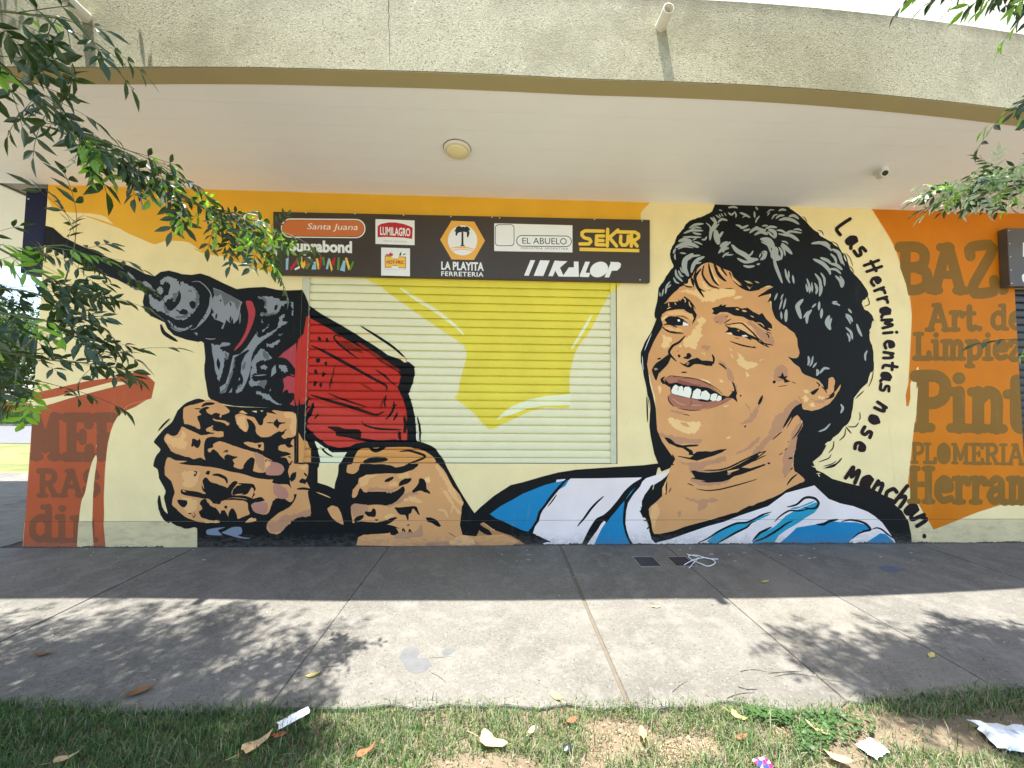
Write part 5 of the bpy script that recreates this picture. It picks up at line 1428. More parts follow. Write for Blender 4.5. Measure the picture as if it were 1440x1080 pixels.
# dark box sign at the right edge
bs=empty('box_sign',(XD,-.1,3)); tag(bs,'dark grey riveted box sign projecting from the orange wall above the dark shutter','sign')
BOXM=mat('box_sign_grey',lin((86,78,70)),.45,.1,6,spec=.4)
xa=wall(1404,370)[0]; z0=wall(1420,409)[1]; z1=wall(1420,331)[1]
mb=MB(); mb.box((xa,-.085,z0),(xa+3.2,-.004,z1)); o=mb.build('sign_case',BOXM,bevel=.004); o.parent=bs; o.matrix_parent_inverse=Matrix.Translation(-Vector(bs.location))
for k in range(5):
    z=z0+.03+(z1-z0-.06)*k/4
    mb=MB(); mb.lathe([(.006,.0015),(.005,-.002)],(xa+.02,-.087,z),'y',8); o=mb.build('rivet',SCR); o.parent=bs; o.matrix_parent_inverse=Matrix.Translation(-Vector(bs.location))
P=Print(-.0856); P.poly('whitep',[(1438.5,341),(1475,342),(1475,362),(1438.5,361)]); P.poly('whitep',[(1437,390),(1440,385),(1460,384),(1460,400),(1441,398)],True); P.build('printed_logo',bs)
# navy panel hanging at the building corner
nv=empty('hanging_metal_panel',(XL-.2,0,3)); tag(nv,'navy blue metal panel hanging beside the corner under the white soffit','panel')
a=on_y(37,264,.02); b=on_y(67,264,.02); zb=on_y(48,384,.02).z
NAVY=mat('navy_panel',lin((6,12,50)),.5,.12,5,spec=.2)
mb=MB(); mb.box((a.x,.02,zb),(b.x,.16,H_SOF-.03)); o=mb.build('panel_body',NAVY,bevel=.004); o.parent=nv; o.matrix_parent_inverse=Matrix.Translation(-Vector(nv.location))
mb=MB(); mb.box((b.x+.005,.03,zb),(XL-.010,.12,H_SOF-.03)); o=mb.build('edge_gap_strip',mat('plain_black',(.02,.018,.02),.5)); o.parent=nv; o.matrix_parent_inverse=Matrix.Translation(-Vector(nv.location))  # solid black strip filling the gap between panel and wall
for z in (H_SOF-.15,zb+.15):
    mb=MB(); mb.lathe([(.009,.001),(.007,-.003)],((a.x+.03),.019,z),'y',8); o=mb.build('rivet',SCR); o.parent=nv; o.matrix_parent_inverse=Matrix.Translation(-Vector(nv.location))
# ceiling lamp
p=on_z(643,209,H_SOF); lp=empty('ceiling_lamp',(p.x,p.y,H_SOF)); tag(lp,'round flush ceiling lamp with yellowed diffuser on the white soffit','lamp')
mb=MB(); mb.lathe([(.118,0),(.118,-.018),(.112,-.026),(.095,-.028)],(0,0,0),'z',40); o=mb.build('lamp_rim',mat('lamp_white',lin((225,218,200)),.4,.02),smooth=False); o.parent=lp
mb=MB(); mb.lathe([(.094,-.0285),(.085,-.034),(.05,-.04),(.01,-.042)],(0,0,0),'z',40); o=mb.build('diffuser',mat('lamp_diffuser',lin((240,230,180)),.35,.02),smooth=True); o.parent=lp
mb=MB(); mb.lathe([(.122,.0),(.1225,-.004)],(0,0,0),'z',40); o=mb.build('lamp_gasket',mat('plain_black',(.02,.018,.02),.5)); o.parent=lp
# security camera
p=on_z(1238,242,H_SOF); sc_=empty('security_camera',(p.x,p.y,H_SOF)); tag(sc_,'small white security camera on a bracket under the soffit at the right','camera')
WP=mat('camera_white',lin((222,216,206)),.35,.03)
mb=MB(); mb.lathe([(.05,-.001),(.05,-.012),(.04,-.018)],(0,0,0),'z',24); o=mb.build('base_plate',WP,smooth=False); o.parent=sc_
mb=MB(); mb.tube([(0,0,-.015),(-.03,-.02,-.035),(-.05,-.05,-.05)],.012,8); o=mb.build('arm',WP,smooth=True); o.parent=sc_
dr=Vector((-.42,-.85,-.30)).normalized(); s0=Vector((-.035,-.02,-.052))
mb=MB(); mb.tube([s0,s0+dr*.012,s0+dr*.11,s0+dr*.115],[.022,.032,.034,.032],16); o=mb.build('camera_body',WP); o.parent=sc_
mb=MB(); mb.tube([s0+dr*.114,s0+dr*.1165],[.024,.023],16); o=mb.build('lens',mat('lens_black',(.006,.006,.008),.15,0)); o.parent=sc_
mb=MB(); mb.tube([s0+dr*.02+Vector((0,0,.036)),s0+dr*.125+Vector((0,0,.037))],[.02,.024],8); o=mb.build('sun_shield',WP); o.parent=sc_
mb=MB(); mb.tube([(.03,.02,-.004),(.07,.03,-.012),(.13,.035,-.004)],.004,6); o=mb.build('cable',WP); o.parent=sc_
# ------------------------------------------------------------------ pavement
def ex_conc(n,l,g,out,b):
    K=.255
    c=lambda t: tuple(K*v for v in lin(t))
    f=noise(n,l,g,1.3,6,rough=.7); o=mixc(n,l,f,out,c((166,161,148)),(.40,.75))
    f=noise(n,l,g,70,5,rough=.8); o=mixc(n,l,f,o,c((92,84,72)),(.545,.68))
    f=noise(n,l,g,42,5,rough=.8); o=mixc(n,l,f,o,c((236,232,220)),(.54,.68))
    f=noise(n,l,g,5,6,(1,1,1),.75); o=mixc(n,l,f,o,c((228,222,208)),(.48,.70))
    v=n.new('ShaderNodeTexVoronoi'); v.inputs['Scale'].default_value=16; l.new(g.outputs['Position'],v.inputs['Vector'])
    m=n.new('ShaderNodeMapRange'); m.inputs[1].default_value=.07; m.inputs[2].default_value=.04; l.new(v.outputs['Distance'],m.inputs[0])
    return mixc(n,l,m.outputs[0],o,c((110,98,80)))
CONC=mat('concrete',tuple(.255*c for c in lin((205,199,185))),.88,.05,.8,.5,90,extra=ex_conc,spec=.3)
CONCP=mat('concrete_patch',tuple(.285*c for c in lin((212,204,186))),.88,.10,1.2,.6,25,extra=ex_conc,spec=.3)
JOINT=mat('joint_dirt',lin((62,54,44)),.95,.2,12)
pave=empty('pavement',(0,0,0)); pave['kind']='structure'
EDGE=[(-400,985),(0,988),(90,995),(200,1001),(330,998),(440,996),(560,994),(700,993),(860,995),(960,993),(1050,988),(1110,1000),(1188,1002),(1192,985),(1260,982),(1340,975),(1440,966),(1900,940)]
def yedge(X):
    for _ in (0,):
        best=None
        lo,hi=-600,2200
        for k in range(30):
            m=(lo+hi)/2; P=on_z(m,interp([(a,b) for a,b in EDGE],m) if m>-400 else 985)
            if P.x<X: lo=m
            else: hi=m
        return on_z((lo+hi)/2,interp(EDGE,max((lo+hi)/2,-399))).y
JX=[-15,-13.2,-11.4,-9.55,-8.6,-6.8,-4.93,-3.03,-1.10,.665,1.78,2.67,4.55,6.4,8.3,10.2]
rs=random.Random(3)
def slab(x0,x1,ya,yb,m,gap0=.004,gap1=.004,edge=False):
    dz=rs.uniform(-.0022,.0022); n=12; top=[]
    x0+=gap0;x1-=gap1; tl=rs.uniform(-.001,.001)
    pts=[]
    if edge:
        for k in range(n+1):
            x=x0+(x1-x0)*k/n; pts.append((x,max(min(yedge(x),-1.9),-2.6)+.012*math.sin(x*23)+.008*math.sin(x*57)))
    else: pts=[(x0,ya),(x1,ya)]
    pts+=[(x1,yb),(x0,yb)]
    V=[(x,y,dz+tl*(x-x0)) for x,y in pts]+[(x,y,-.1) for x,y in pts]; N=len(pts)
    F=[list(range(N))]+[[(i+1)%N,i,N+i,N+(i+1)%N] for i in range(N)]
    me=mesh('concrete_slab',V,F); bm=bmesh.new(); bm.from_mesh(me)
    te=[e for e in bm.edges if all(v.co.z>-.05 for v in e.verts)]
    bmesh.ops.bevel(bm,geom=te,offset=.003,segments=2,affect='EDGES'); bmesh.ops.recalc_face_normals(bm,faces=bm.faces); bm.to_mesh(me); bm.free()
    o=link('concrete_slab',me,[m]); o.parent=pave; return o
for a,b in zip(JX,JX[1:]):
    m=CONCP if abs(a-1.78)<.01 else CONC
    wide0=.012 if abs(a-.665)<.01 else .003; wide1=.012 if abs(b-.665)<.01 else .003
    slab(a,b,None,-.015 if b>-4.9 else .05,m,wide0,wide1,edge=True)
    if b<=-4.9:
        slab(a,b,.058,1.95,m,.003,.003); slab(a,b,1.958,3.85,m,.003,.003)
mb=MB(); mb.box((-15,-1.96,-.12),(10.2,3.85,-.012)); o=mb.build('joint_bed',JOINT); o.parent=pave
mb=MB(); mb.box((.655,-2.08,-.012),(.675,-.02,-.003)); o=mb.build('mortar_joint',mat('mortar',lin((98,90,76)),.95,.12,20)); o.parent=pave
STAIN=mat('stain_grey',tuple(.33*c for c in lin((158,158,158))),.9,.1,20); STAINB=mat('stain_blue',lin((82,90,108)),.9,.2,20)
def stain(P,m,dz=.0032,smooth=True):
    q=crom(P,True,3) if smooth else P; V,T=tri([q]); V3=[]
    for v in V: g=on_z(*v); V3.append((g.x,g.y,dz))
    o=link('pavement_stain',mesh('pavement_stain',V3,[t[::-1] for t in T]),[m]); o.parent=pave
stain([(562,925),(568,914),(580,911),(590,915),(586,925),(600,926),(606,934),(598,944),(583,948),(572,942),(568,934)],STAIN)
stain([(621,916),(630,911),(640,914),(633,921),(624,922)],STAIN)
stain([(1236,798),(1246,796),(1256,797),(1266,799),(1274,801),(1264,803),(1259,806),(1252,804),(1244,803)],STAINB)
# ------------------------------------------------------------------ ground, road, lawn
def ex_soil(n,l,g,out,b):
    f=noise(n,l,g,3,6,rough=.7); o=mixc(n,l,f,out,lin((122,110,92)),(.4,.7))
    f=noise(n,l,g,45,5,rough=.8); return mixc(n,l,f,o,lin((92,72,50)),(.55,.75))
SOIL=mat('verge_soil',lin((106,94,76)),.97,.12,2,.8,60,extra=ex_soil,spec=.15)
def ex_lawn(n,l,g,out,b):
    f=noise(n,l,g,.5,7,rough=.75); o=mixc(n,l,f,out,lin((130,120,84)),(.42,.62)); return o
LAWN=mat('lawn_green',lin((98,104,62)),.95,.2,3,1.0,40,extra=ex_lawn,spec=.15)
def sheet(name,x0,x1,y0,y1,z,m,kind='structure',n=1):
    me=mesh(name,[(x0,y0,z),(x1,y0,z),(x1,y1,z),(x0,y1,z)],[(0,1,2,3)]); o=link(name,me,[m]); o['kind']=kind; return o
sheet('ground',-250,250,-250,250,-.125,LAWN)
ROADM=mat('asphalt_pale',lin((100,100,100)),.9,.06,1.5,.3,80,spec=.25)
ASPH=mat('asphalt',(.26,.255,.245),.9,.1,1.5,.3,80)
def gy(px,py): return on_z(px,py).y
sheet('lawn',-120,XL-.3,3.86,gy(20,623),-.02,LAWN)
sheet('road',-200,200,gy(20,622),gy(20,597),-.06,ROADM)
sheet('far_lawn',-200,200,gy(20,597)+.02,90,-.015,LAWN)
mb=MB(); ye=gy(20,623); mb.box((-200,ye,-.12),(200,ye+.15,.0)); o=mb.build('kerb',CONC); o['kind']='structure'
ye=gy(20,597); mb=MB(); mb.box((-200,ye-.15,-.12),(200,ye,.03)); o=mb.build('kerb',CONC); o['kind']='structure'
sheet('street',-200,200,-16,-6.2,-.10,ASPH)
mb=MB(); mb.box((-200,-6.2,-.12),(200,-6.05,.0)); o=mb.build('kerb',CONC); o['kind']='structure'
# verge: gently uneven soil
nx,ny=220,70; xs=np.linspace(-14,12,nx); ysv=np.linspace(-6.06,-1.97,ny)
X,Y=np.meshgrid(xs,ysv); Z=-.018+.010*np.sin(X*3.1+Y*2)+.006*np.sin(X*9+1)*np.cos(Y*11)+RNG.normal(0,.0025,X.shape); Z=np.where(Y>-2.35,np.minimum(Z,-.014),Z)
V=np.stack([X,Y,Z],-1).reshape(-1,3); i=np.arange(ny-1)[:,None]*nx+np.arange(nx-1)[None,:]; i=i.ravel()
vg=npmesh('verge',V,np.stack([i,i+1,i+nx+1,i+nx],-1),smooth=True); vo=link('verge',vg,[SOIL]); vo['kind']='structure'
# grass blades
BARE=[[(820,1020),(850,1010),(900,1015),(930,1035),(900,1060),(850,1080),(840,1130),(800,1100),(830,1050)],[(925,1045),(960,1030),(1000,1035),(1010,1060),(960,1075),(930,1070)],
 [(1150,1060),(1160,1020),(1200,1000),(1260,1005),(1330,1010),(1440,1000),(1500,1040),(1440,1070),(1330,1060),(1230,1050),(1200,1120),(1150,1130)],[(1085,1022),(1110,1018),(1112,1040),(1090,1045)],[(600,1070),(700,1064),(760,1070),(780,1150),(600,1150)]]
def inpoly(P,x,y):
    c=np.zeros(x.shape,bool)
    for i in range(len(P)):
        x0,y0=P[i-1];x1,y1=P[i]
        m=((y0>y)!=(y1>y)); 
        with np.errstate(divide='ignore',invalid='ignore'): c^= m&(x<(x1-x0)*(y-y0)/((y1-y0) if y1!=y0 else 1e-9)+x0)
    return c
def proj_np(P):
    d=P-np.array(CP); z=d@np.array(_f); return 720+F_PX*(d@np.array(CR))/z,540-F_PX*(d@np.array(CU))/z
def blades(N,x0,x1,y0,y1,seed,Lm=.05):
    r=np.random.default_rng(seed)
    x=r.uniform(x0,x1,N); y=r.uniform(y0,y1,N)
    ed=np.interp(x,[a for a in np.linspace(-9,9,120)],[yedge(a) for a in np.linspace(-9,9,120)])
    ok=y<ed+.016+r.normal(0,.022,N)
    cl=np.sin(x*7+np.sin(y*9))*np.cos(y*8+np.sin(x*5))+.6*np.sin(x*23+y*17)*np.sin(y*29-x*11)
    ok&= r.random(N)<np.clip(.92+.2*cl,.45,1)
    P=np.stack([x,y,np.full(N,-.014)],1)
    u,v=proj_np(P)
    for b in BARE: ok&= ~(inpoly(b,u+r.normal(0,6,N),v+r.normal(0,4,N)) & (r.random(N)<.93))
    P=P[ok]; cl=cl[ok]; n=len(P); L=r.gamma(7,Lm/7,n)*(1+.25*cl); wd=r.uniform(.0011,.0024,n)
    az=r.uniform(0,2*np.pi,n); lean=r.uniform(.15,1.15,n)
    dx,dy=np.cos(az),np.sin(az); px,py_=-dy,dx
    s1=np.stack([dx*L*.4*np.sin(lean*.5),dy*L*.4*np.sin(lean*.5),L*.42*np.cos(lean*.5)],1)
    s2=s1+np.stack([dx*L*.6*np.sin(lean*1.3),dy*L*.6*np.sin(lean*1.3),L*.5*np.cos(lean*1.3)],1)
    W=np.stack([px*wd,py_*wd,np.zeros(n)],1)
    V=np.stack([P-W,P+W,P+s1+W*.8,P+s1-W*.8,P+s2+W*.12,P+s2-W*.12],1).reshape(-1,3)
    b=np.arange(n)*6; F=np.concatenate([np.stack([b,b+1,b+2,b+3],1),np.stack([b+3,b+2,b+4,b+5],1)])
    straw=np.clip(.06+.30*(P[:,0]+1.2)/1.5,.05,.34)+.12*cl; q=r.random(n); mi=np.where(q<straw,2,np.where(q<straw+.28,1,0)); return V,F,np.concatenate([mi,mi])  # fewer straw blades at left: tree shade put into the grass colour
def leafy(name,rgb,tr=.35,rough=.5,spec=.35,var=.25):
    if name in _MC: return _MC[name]
    m=mat(name,rgb,rough,var,25,spec=spec); n=m.node_tree.nodes; l=m.node_tree.links; b=n['Principled BSDF']
    t=n.new('ShaderNodeBsdfTranslucent'); t.inputs[0].default_value=(rgb[0]*1.6+.02,rgb[1]*1.9+.02,rgb[2]*.9,1); x=n.new('ShaderNodeMixShader'); x.inputs[0].default_value=tr
    l.new(b.outputs[0],x.inputs[1]); l.new(t.outputs[0],x.inputs[2]); l.new(x.outputs[0],n['Material Output'].inputs[0]); return m
G1=leafy('grass_green',(.042,.095,.026),.22); G2=leafy('grass_light',(.13,.20,.06),.25); G3=leafy('grass_straw',(.24,.22,.14),.2)
V1,F1,M1=blades(190000,-3.6,3.9,-3.0,-1.93,5,.036)
V2_,F2,M2=blades(26000,-12,10,-6.0,-1.95,6,.06)
V=np.concatenate([V1,V2_]); F=np.concatenate([F1,F2+len(V1)])
go=link('grass',npmesh('grass',V,F,np.concatenate([M1,M2])),[G1,G2,G3]); go['kind']='stuff'; tag(go,'short mixed green and straw grass on the verge','grass')

def scatter(name,label,cat,polys,N,m,seed,size,zr,flat=False,elong=1.0):
    r=np.random.default_rng(seed); P=[]
    for poly in polys:
        g=[on_z(*q) for q in poly]; x0=min(q.x for q in g);x1=max(q.x for q in g);y0=min(q.y for q in g);y1=max(q.y for q in g)
        Q=np.stack([r.uniform(x0,x1,N*4),r.uniform(y0,y1,N*4)],1); ok=inpoly([(q.x,q.y) for q in g],Q[:,0],Q[:,1]); P.append(Q[ok][:N])
    P=np.concatenate(P); n=len(P); az=r.uniform(0,2*np.pi,n); s=size*r.gamma(4,.25,n); z=r.uniform(*zr,n)
    a=np.stack([np.cos(az)*s*elong,np.sin(az)*s*elong,r.normal(0,.25,n)*s],1); b=np.stack([-np.sin(az)*s*.6,np.cos(az)*s*.6,r.normal(0,.2,n)*s],1); c=np.stack([P[:,0],P[:,1],z],1)
    up=np.stack([0*s,0*s,s*.35],1)
    V=np.stack([c-a,c-b,c+a,c+b,c+up],1).reshape(-1,3); k=np.arange(n)*5
    F=np.concatenate([np.stack([k,k+1,k+4],1),np.stack([k+1,k+2,k+4],1),np.stack([k+2,k+3,k+4],1),np.stack([k+3,k,k+4],1)])
    mi=r.integers(0,len(m),n); o=link(name,npmesh(name,V,F,np.concatenate([mi]*4)),m); o['kind']='stuff'
    tag(o,label,cat); return o
WEED=leafy('clover_green',(.045,.10,.025),.2)
scatter('clover','bright green broad-leaved weeds at the pavement edge right of centre','weeds',[[(1085,1003),(1150,1004),(1235,1012),(1225,1035),(1180,1050),(1120,1040)],[(1040,998),(1100,1003),(1120,1020),(1060,1014)],[(1130,1004),(1180,1003),(1160,1070),(1120,1060)]],420,[WEED],8,.0075,(.004,.028))
scatter('soil_litter','dry straw bits and crumbs on the bare earth','litter',BARE,600,[mat('crumb_pale',lin((150,132,106)),.9,.2,30),mat('crumb_dark',lin((86,66,48)),.9,.2,30),mat('crumb_straw',lin((164,146,108)),.9,.2,30)],9,.0022,(-.012,-.006),elong=1.8)
scatter('grit','tiny grit and paint flecks on the pavement','grit',[[(0,775),(1440,765),(1440,830),(0,830)],[(0,835),(1440,835),(1440,960),(0,980)]],900,[mat('grit_pale',lin((176,172,160)),.9,.2,30),mat('grit_dark',lin((60,52,44)),.9,.2,30)],10,.0028,(.002,.0035))
def crack(P,wd,seed):
    r=random.Random(seed); Q=crom(P,False,4); Q=[(x+r.gauss(0,.5),y+r.gauss(0,.25)) for x,y in Q]; V=[];F=[]
    for i,(x,y) in enumerate(Q):
        g=on_z(x,y); a=on_z(*Q[max(i-1,0)]); b=on_z(*Q[min(i+1,len(Q)-1)]); d=(b-a).normalized(); w_=wd*r.uniform(.5,1.2)*(1 if 0<i<len(Q)-1 else .2)
        V+=[(g.x-d.y*w_,g.y+d.x*w_,.0036),(g.x+d.y*w_,g.y-d.x*w_,.0036)]
    F=[(2*i,2*i+1,2*i+3,2*i+2) for i in range(len(Q)-1)]; o=link('pavement_crack',mesh('pavement_crack',V,F),[JOINT]); o.parent=pave
for P_,wd_ in (([(1040,945),(1058,942),(1080,946)],.002),([(1038,966),(1050,970),(1066,970)],.003),([(1022,983),(1040,976),(1062,975)],.002),([(1080,947),(1112,945),(1128,945)],.002),([(1088,952),(1120,948),(1165,957),(1190,960)],.0015),([(606,946),(618,953),(628,962)],.0015),([(604,926),(618,925),(640,924)],.001),([(945,975),(955,965),(968,958)],.0012)):
    crack(P_,wd_,3)

# grime along the foot of the wall, and pale splashes of old paint on the slabs beside it
r_=np.random.default_rng(77); n_=900; X_=np.linspace(XL,XD,n_); H_=np.abs(.006+.006*np.sin(X_*5.1)*np.sin(X_*13+1)+r_.normal(0,.0035,n_))+.012*np.clip(np.sin(X_*2.3+np.sin(X_*7))-.55,0,1)
V_=np.concatenate([np.stack([X_,np.full(n_,-.0062),np.full(n_,-.01)],1),np.stack([X_,np.full(n_,-.0062),H_+.001],1)]); i_=np.arange(n_-1)
fd=link('wall_foot_grime',npmesh('wall_foot_grime',V_,np.stack([i_,i_+1,i_+1+n_,i_+n_],1)),[mat('foot_grime',lin((84,76,64)),.95,.3,30)]); child(fd,bld)
r_=random.Random(5)
for k in range(26):
    px=r_.choice((r_.uniform(90,300),r_.uniform(700,980),r_.uniform(1000,1300))); py=r_.uniform(771,790); a=r_.uniform(1.2,4); b=r_.uniform(.5,1.2)
    stain([(px+a*math.cos(t*1.05)*r_.uniform(.6,1.2),py+b*math.sin(t*1.05)*r_.uniform(.6,1.2)) for t in range(6)],mat('splash_pale',lin((150,148,142)),.9,.1,20))
# ------------------------------------------------------------------ street trees with compound leaves
LEAFD=leafy('ash_leaf',(.024,.054,.014),.22,.34,.55,.3); LEAFL=leafy('ash_leaf_young_lit',(.20,.36,.05),.5,.30,.7,.2)  # lighter leaves: young growth, and sunlight painted into the branch tips
BARK=mat('bark',lin((92,78,62)),.95,.2,14,.9,50); TWIG=mat('twig',lin((96,104,62)),.8,.15,20)
def leaflet(o,d,up,L,W,fold=.25,curl=.25):
    d=Vector(d).normalized(); s=d.cross(up).normalized(); u=s.cross(d)
    pr=[(0,.0),(.28,.85),(.55,1.0),(.8,.5),(1,0)]
    c=[]; l=[]; r=[]
    for t,w in pr:
        base=Vector(o)+d*(L*t)-u*(curl*L*t*t*.6)
        c.append(base); l.append(base+s*(W*w/2)+u*(fold*W*w/2)); r.append(base-s*(W*w/2)+u*(fold*W*w/2))
    V=[c[0],l[1],l[2],l[3],c[4],r[3],r[2],r[1],c[1],c[2],c[3]]
    F=[(0,8,1),(1,8,9,2),(2,9,10,3),(3,10,4),(0,7,8),(7,6,9,8),(6,5,10,9),(5,4,10)]
    return V,F
def compound(seed,n=7,L=.2):
    r=random.Random(seed); V=[];F=[]; droop=r.uniform(.15,.5)
    def P(t): return Vector((L*t,r0*math.sin(t*2)*.012,-droop*L*t*t*.6))
    r0=r.uniform(-1,1)
    def put(o,d,Lf,W):
        v,f=leaflet(o,d,Vector((r.uniform(-.35,.35),r.uniform(-.35,.35),1)),Lf,W,r.uniform(.1,.45),r.uniform(.05,.5)); b=len(V); V.extend(v); F.extend([tuple(b+i for i in q) for q in f])
    pairs=(n-1)//2
    for k in range(pairs):
        t=.38+.5*k/max(pairs-1,1)
        for sd in (-1,1):
            a=r.uniform(.75,1.1)*sd; put(P(t),(math.cos(a),math.sin(a),-r.uniform(.1,.55)),r.uniform(.062,.085),r.uniform(.020,.028))
    put(P(1),(1,r.uniform(-.2,.2),-r.uniform(.2,.7)),r.uniform(.075,.095),r.uniform(.022,.030))
    b=len(V)
    pts=[P(k/5) for k in range(6)]
    for p in pts: V.extend([p+Vector((0,.0011,0)),p-Vector((0,.0011,0)),p+Vector((0,0,.0018))])
    for k in range(5):
        for a in range(3): F.append((b+3*k+a,b+3*k+(a+1)%3,b+3*k+3+(a+1)%3,b+3*k+3+a))
    return V,F
LV=[compound(s,n) for s,n in ((1,7),(2,7),(3,5),(4,7),(5,9),(6,5))]
LEAFP=leafy('ash_leaf_sun_glare',(.40,.46,.33),.25,.35,.8,.2)  # pale leaf colour paints in sun glare on the tips and right-hand spray
LM=[]; 
for V,F in LV:
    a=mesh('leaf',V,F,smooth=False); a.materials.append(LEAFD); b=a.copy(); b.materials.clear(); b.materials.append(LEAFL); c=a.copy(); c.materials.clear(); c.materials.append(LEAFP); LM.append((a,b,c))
def orient(d,roll,s,p):
    d=Vector(d).normalized(); up=Vector((0,0,1)); 
    if abs(d.z)>.97: up=Vector((1,0,0))
    y=up.cross(d).normalized(); z=d.cross(y); Mx=Matrix((d,y,z)).transposed()@Matrix.Rotation(roll,3,'X')
    M4=(Mx*s).to_4x4(); M4.translation=p; return M4
def leaves_on(pts,step,r,pale=0,young=.2,scale=(.7,1.05),spread=1.0,start=.0):
    out=[]; P=[Vector(p) for p in pts]; seg=[(a,b,(b-a).length) for a,b in zip(P,P[1:])]; T=sum(s[2] for s in seg); s=T*start
    while s<T:
        q=s
        for a,b,L in seg:
            if q<=L: break
            q-=L
        p=a+(b-a)*(q/L); d=(b-a).normalized()
        rnd=Vector((r.gauss(0,1),r.gauss(0,1),r.gauss(0,.6)-.25)).normalized()
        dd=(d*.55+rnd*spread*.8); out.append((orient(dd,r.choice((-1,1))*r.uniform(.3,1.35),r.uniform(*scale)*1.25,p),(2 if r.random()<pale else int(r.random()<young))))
        s+=step*r.uniform(.6,1.4)
    dd=P[-1]-P[-2]; out.append((orient(dd,0,1,P[-1]),False)); return out
def make_tree(label,tx,ty,twigs,crown,seed,maxobj=290):
    r=random.Random(seed); t=empty('street_tree',(tx,ty,0)); tag(t,label,'tree')
    inv=Matrix.Translation(-Vector((tx,ty,0)))
    def ch(o): o.parent=t; o.matrix_parent_inverse=inv; return o
    top=Vector((tx*.94,ty+.1,3.6))
    mb=MB(); mb.tube([(tx,ty,-.05),(tx+.02,ty,.3),(tx-.03,ty+.03,1.4),(tx*.97,ty+.05,2.6),top,top+Vector((-.2,0,1.2))],[.19,.14,.12,.11,.10,.06],12); ch(mb.build('trunk',BARK,smooth=True))
    mats=[];
    for tw in twigs:
        pts=[Vector(p) for p in tw['pts']]; n=len(pts)
        mb=MB(); rr=[tw.get('r',.006)*(1-.75*k/(n-1)) for k in range(n)]
        mb.tube([Vector(p) for p in crom3(pts)],[tw.get('r',.006)*(1-.8*k/(3*(n-1))) for k in range(3*(n-1)+1)],6); ch(mb.build('branch',TWIG,smooth=True))
        if abs(px_of(pts[0])[0]-720)<740: continue_limb=False
        else: continue_limb=True
        mb=MB(); mid=pts[0]+Vector((math.copysign(.9,tx),-.05,.1)); mb.tube(crom3([top-Vector((0,0,.2)),mid,pts[0]]),[.04-.005*k for k in range(7)],8)
        if continue_limb: ch(mb.build('limb',BARK,smooth=True))
        mats+=leaves_on(pts,tw.get('step',.03),r,tw.get('pale',0),tw.get('young',.15),tw.get('scale',(.6,1.0)),tw.get('spread',1.0),tw.get('start',0))
    r.shuffle(mats)
    for M4,yg in mats[:maxobj]:
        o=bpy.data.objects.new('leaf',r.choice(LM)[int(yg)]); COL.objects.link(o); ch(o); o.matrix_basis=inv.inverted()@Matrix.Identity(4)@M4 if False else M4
    rest=mats[maxobj:]+crown(r)
    VS=[];FS=[];MS=[];b=0
    arr=[(np.array([tuple(v) for v in V]),F) for V,F in LV]
    tris=[]
    for V,F in LV:
        q=[];
        for f in F: q.append(list(f)+([f[2]] if len(f)==3 else []))
        tris.append(F)
    verts=[];faces=[];mi=[]
    for M4,yg in rest:
        k=r.randrange(len(LV)); A=arr[k][0]; m=np.array(M4); W=A@m[:3,:3].T+m[:3,3]; n0=len(verts) if False else b
        VS.append(W); b+=len(W)
        for f in tris[k]: faces.append(tuple(n0+i for i in f)); mi.append(min(int(yg),1))
    if VS:
        me=bpy.data.meshes.new('foliage'); me.from_pydata(np.concatenate(VS).tolist(),[],faces); me.polygons.foreach_set('material_index',mi); me.update()
        o=link('foliage',me,[]); me.materials.append(LEAFD); me.materials.append(LEAFL); o['kind']='stuff'; ch(o)
    return t
def crom3(P):
    out=[]; n=len(P)
    for i in range(n-1):
        p0,p1,p2,p3=P[max(i-1,0)],P[i],P[i+1],P[min(i+2,n-1)]
        for k in range(3):
            t=k/3; m1=(p2-p0)*.45; m2=(p3-p1)*.45
            out.append((2*t**3-3*t*t+1)*p1+(t**3-2*t*t+t)*m1+(-2*t**3+3*t*t)*p2+(t**3-t*t)*m2)
    out.append(P[-1]); return out
def tw(pts,**k): k['pts']=[at_d(*p) for p in pts]; return k
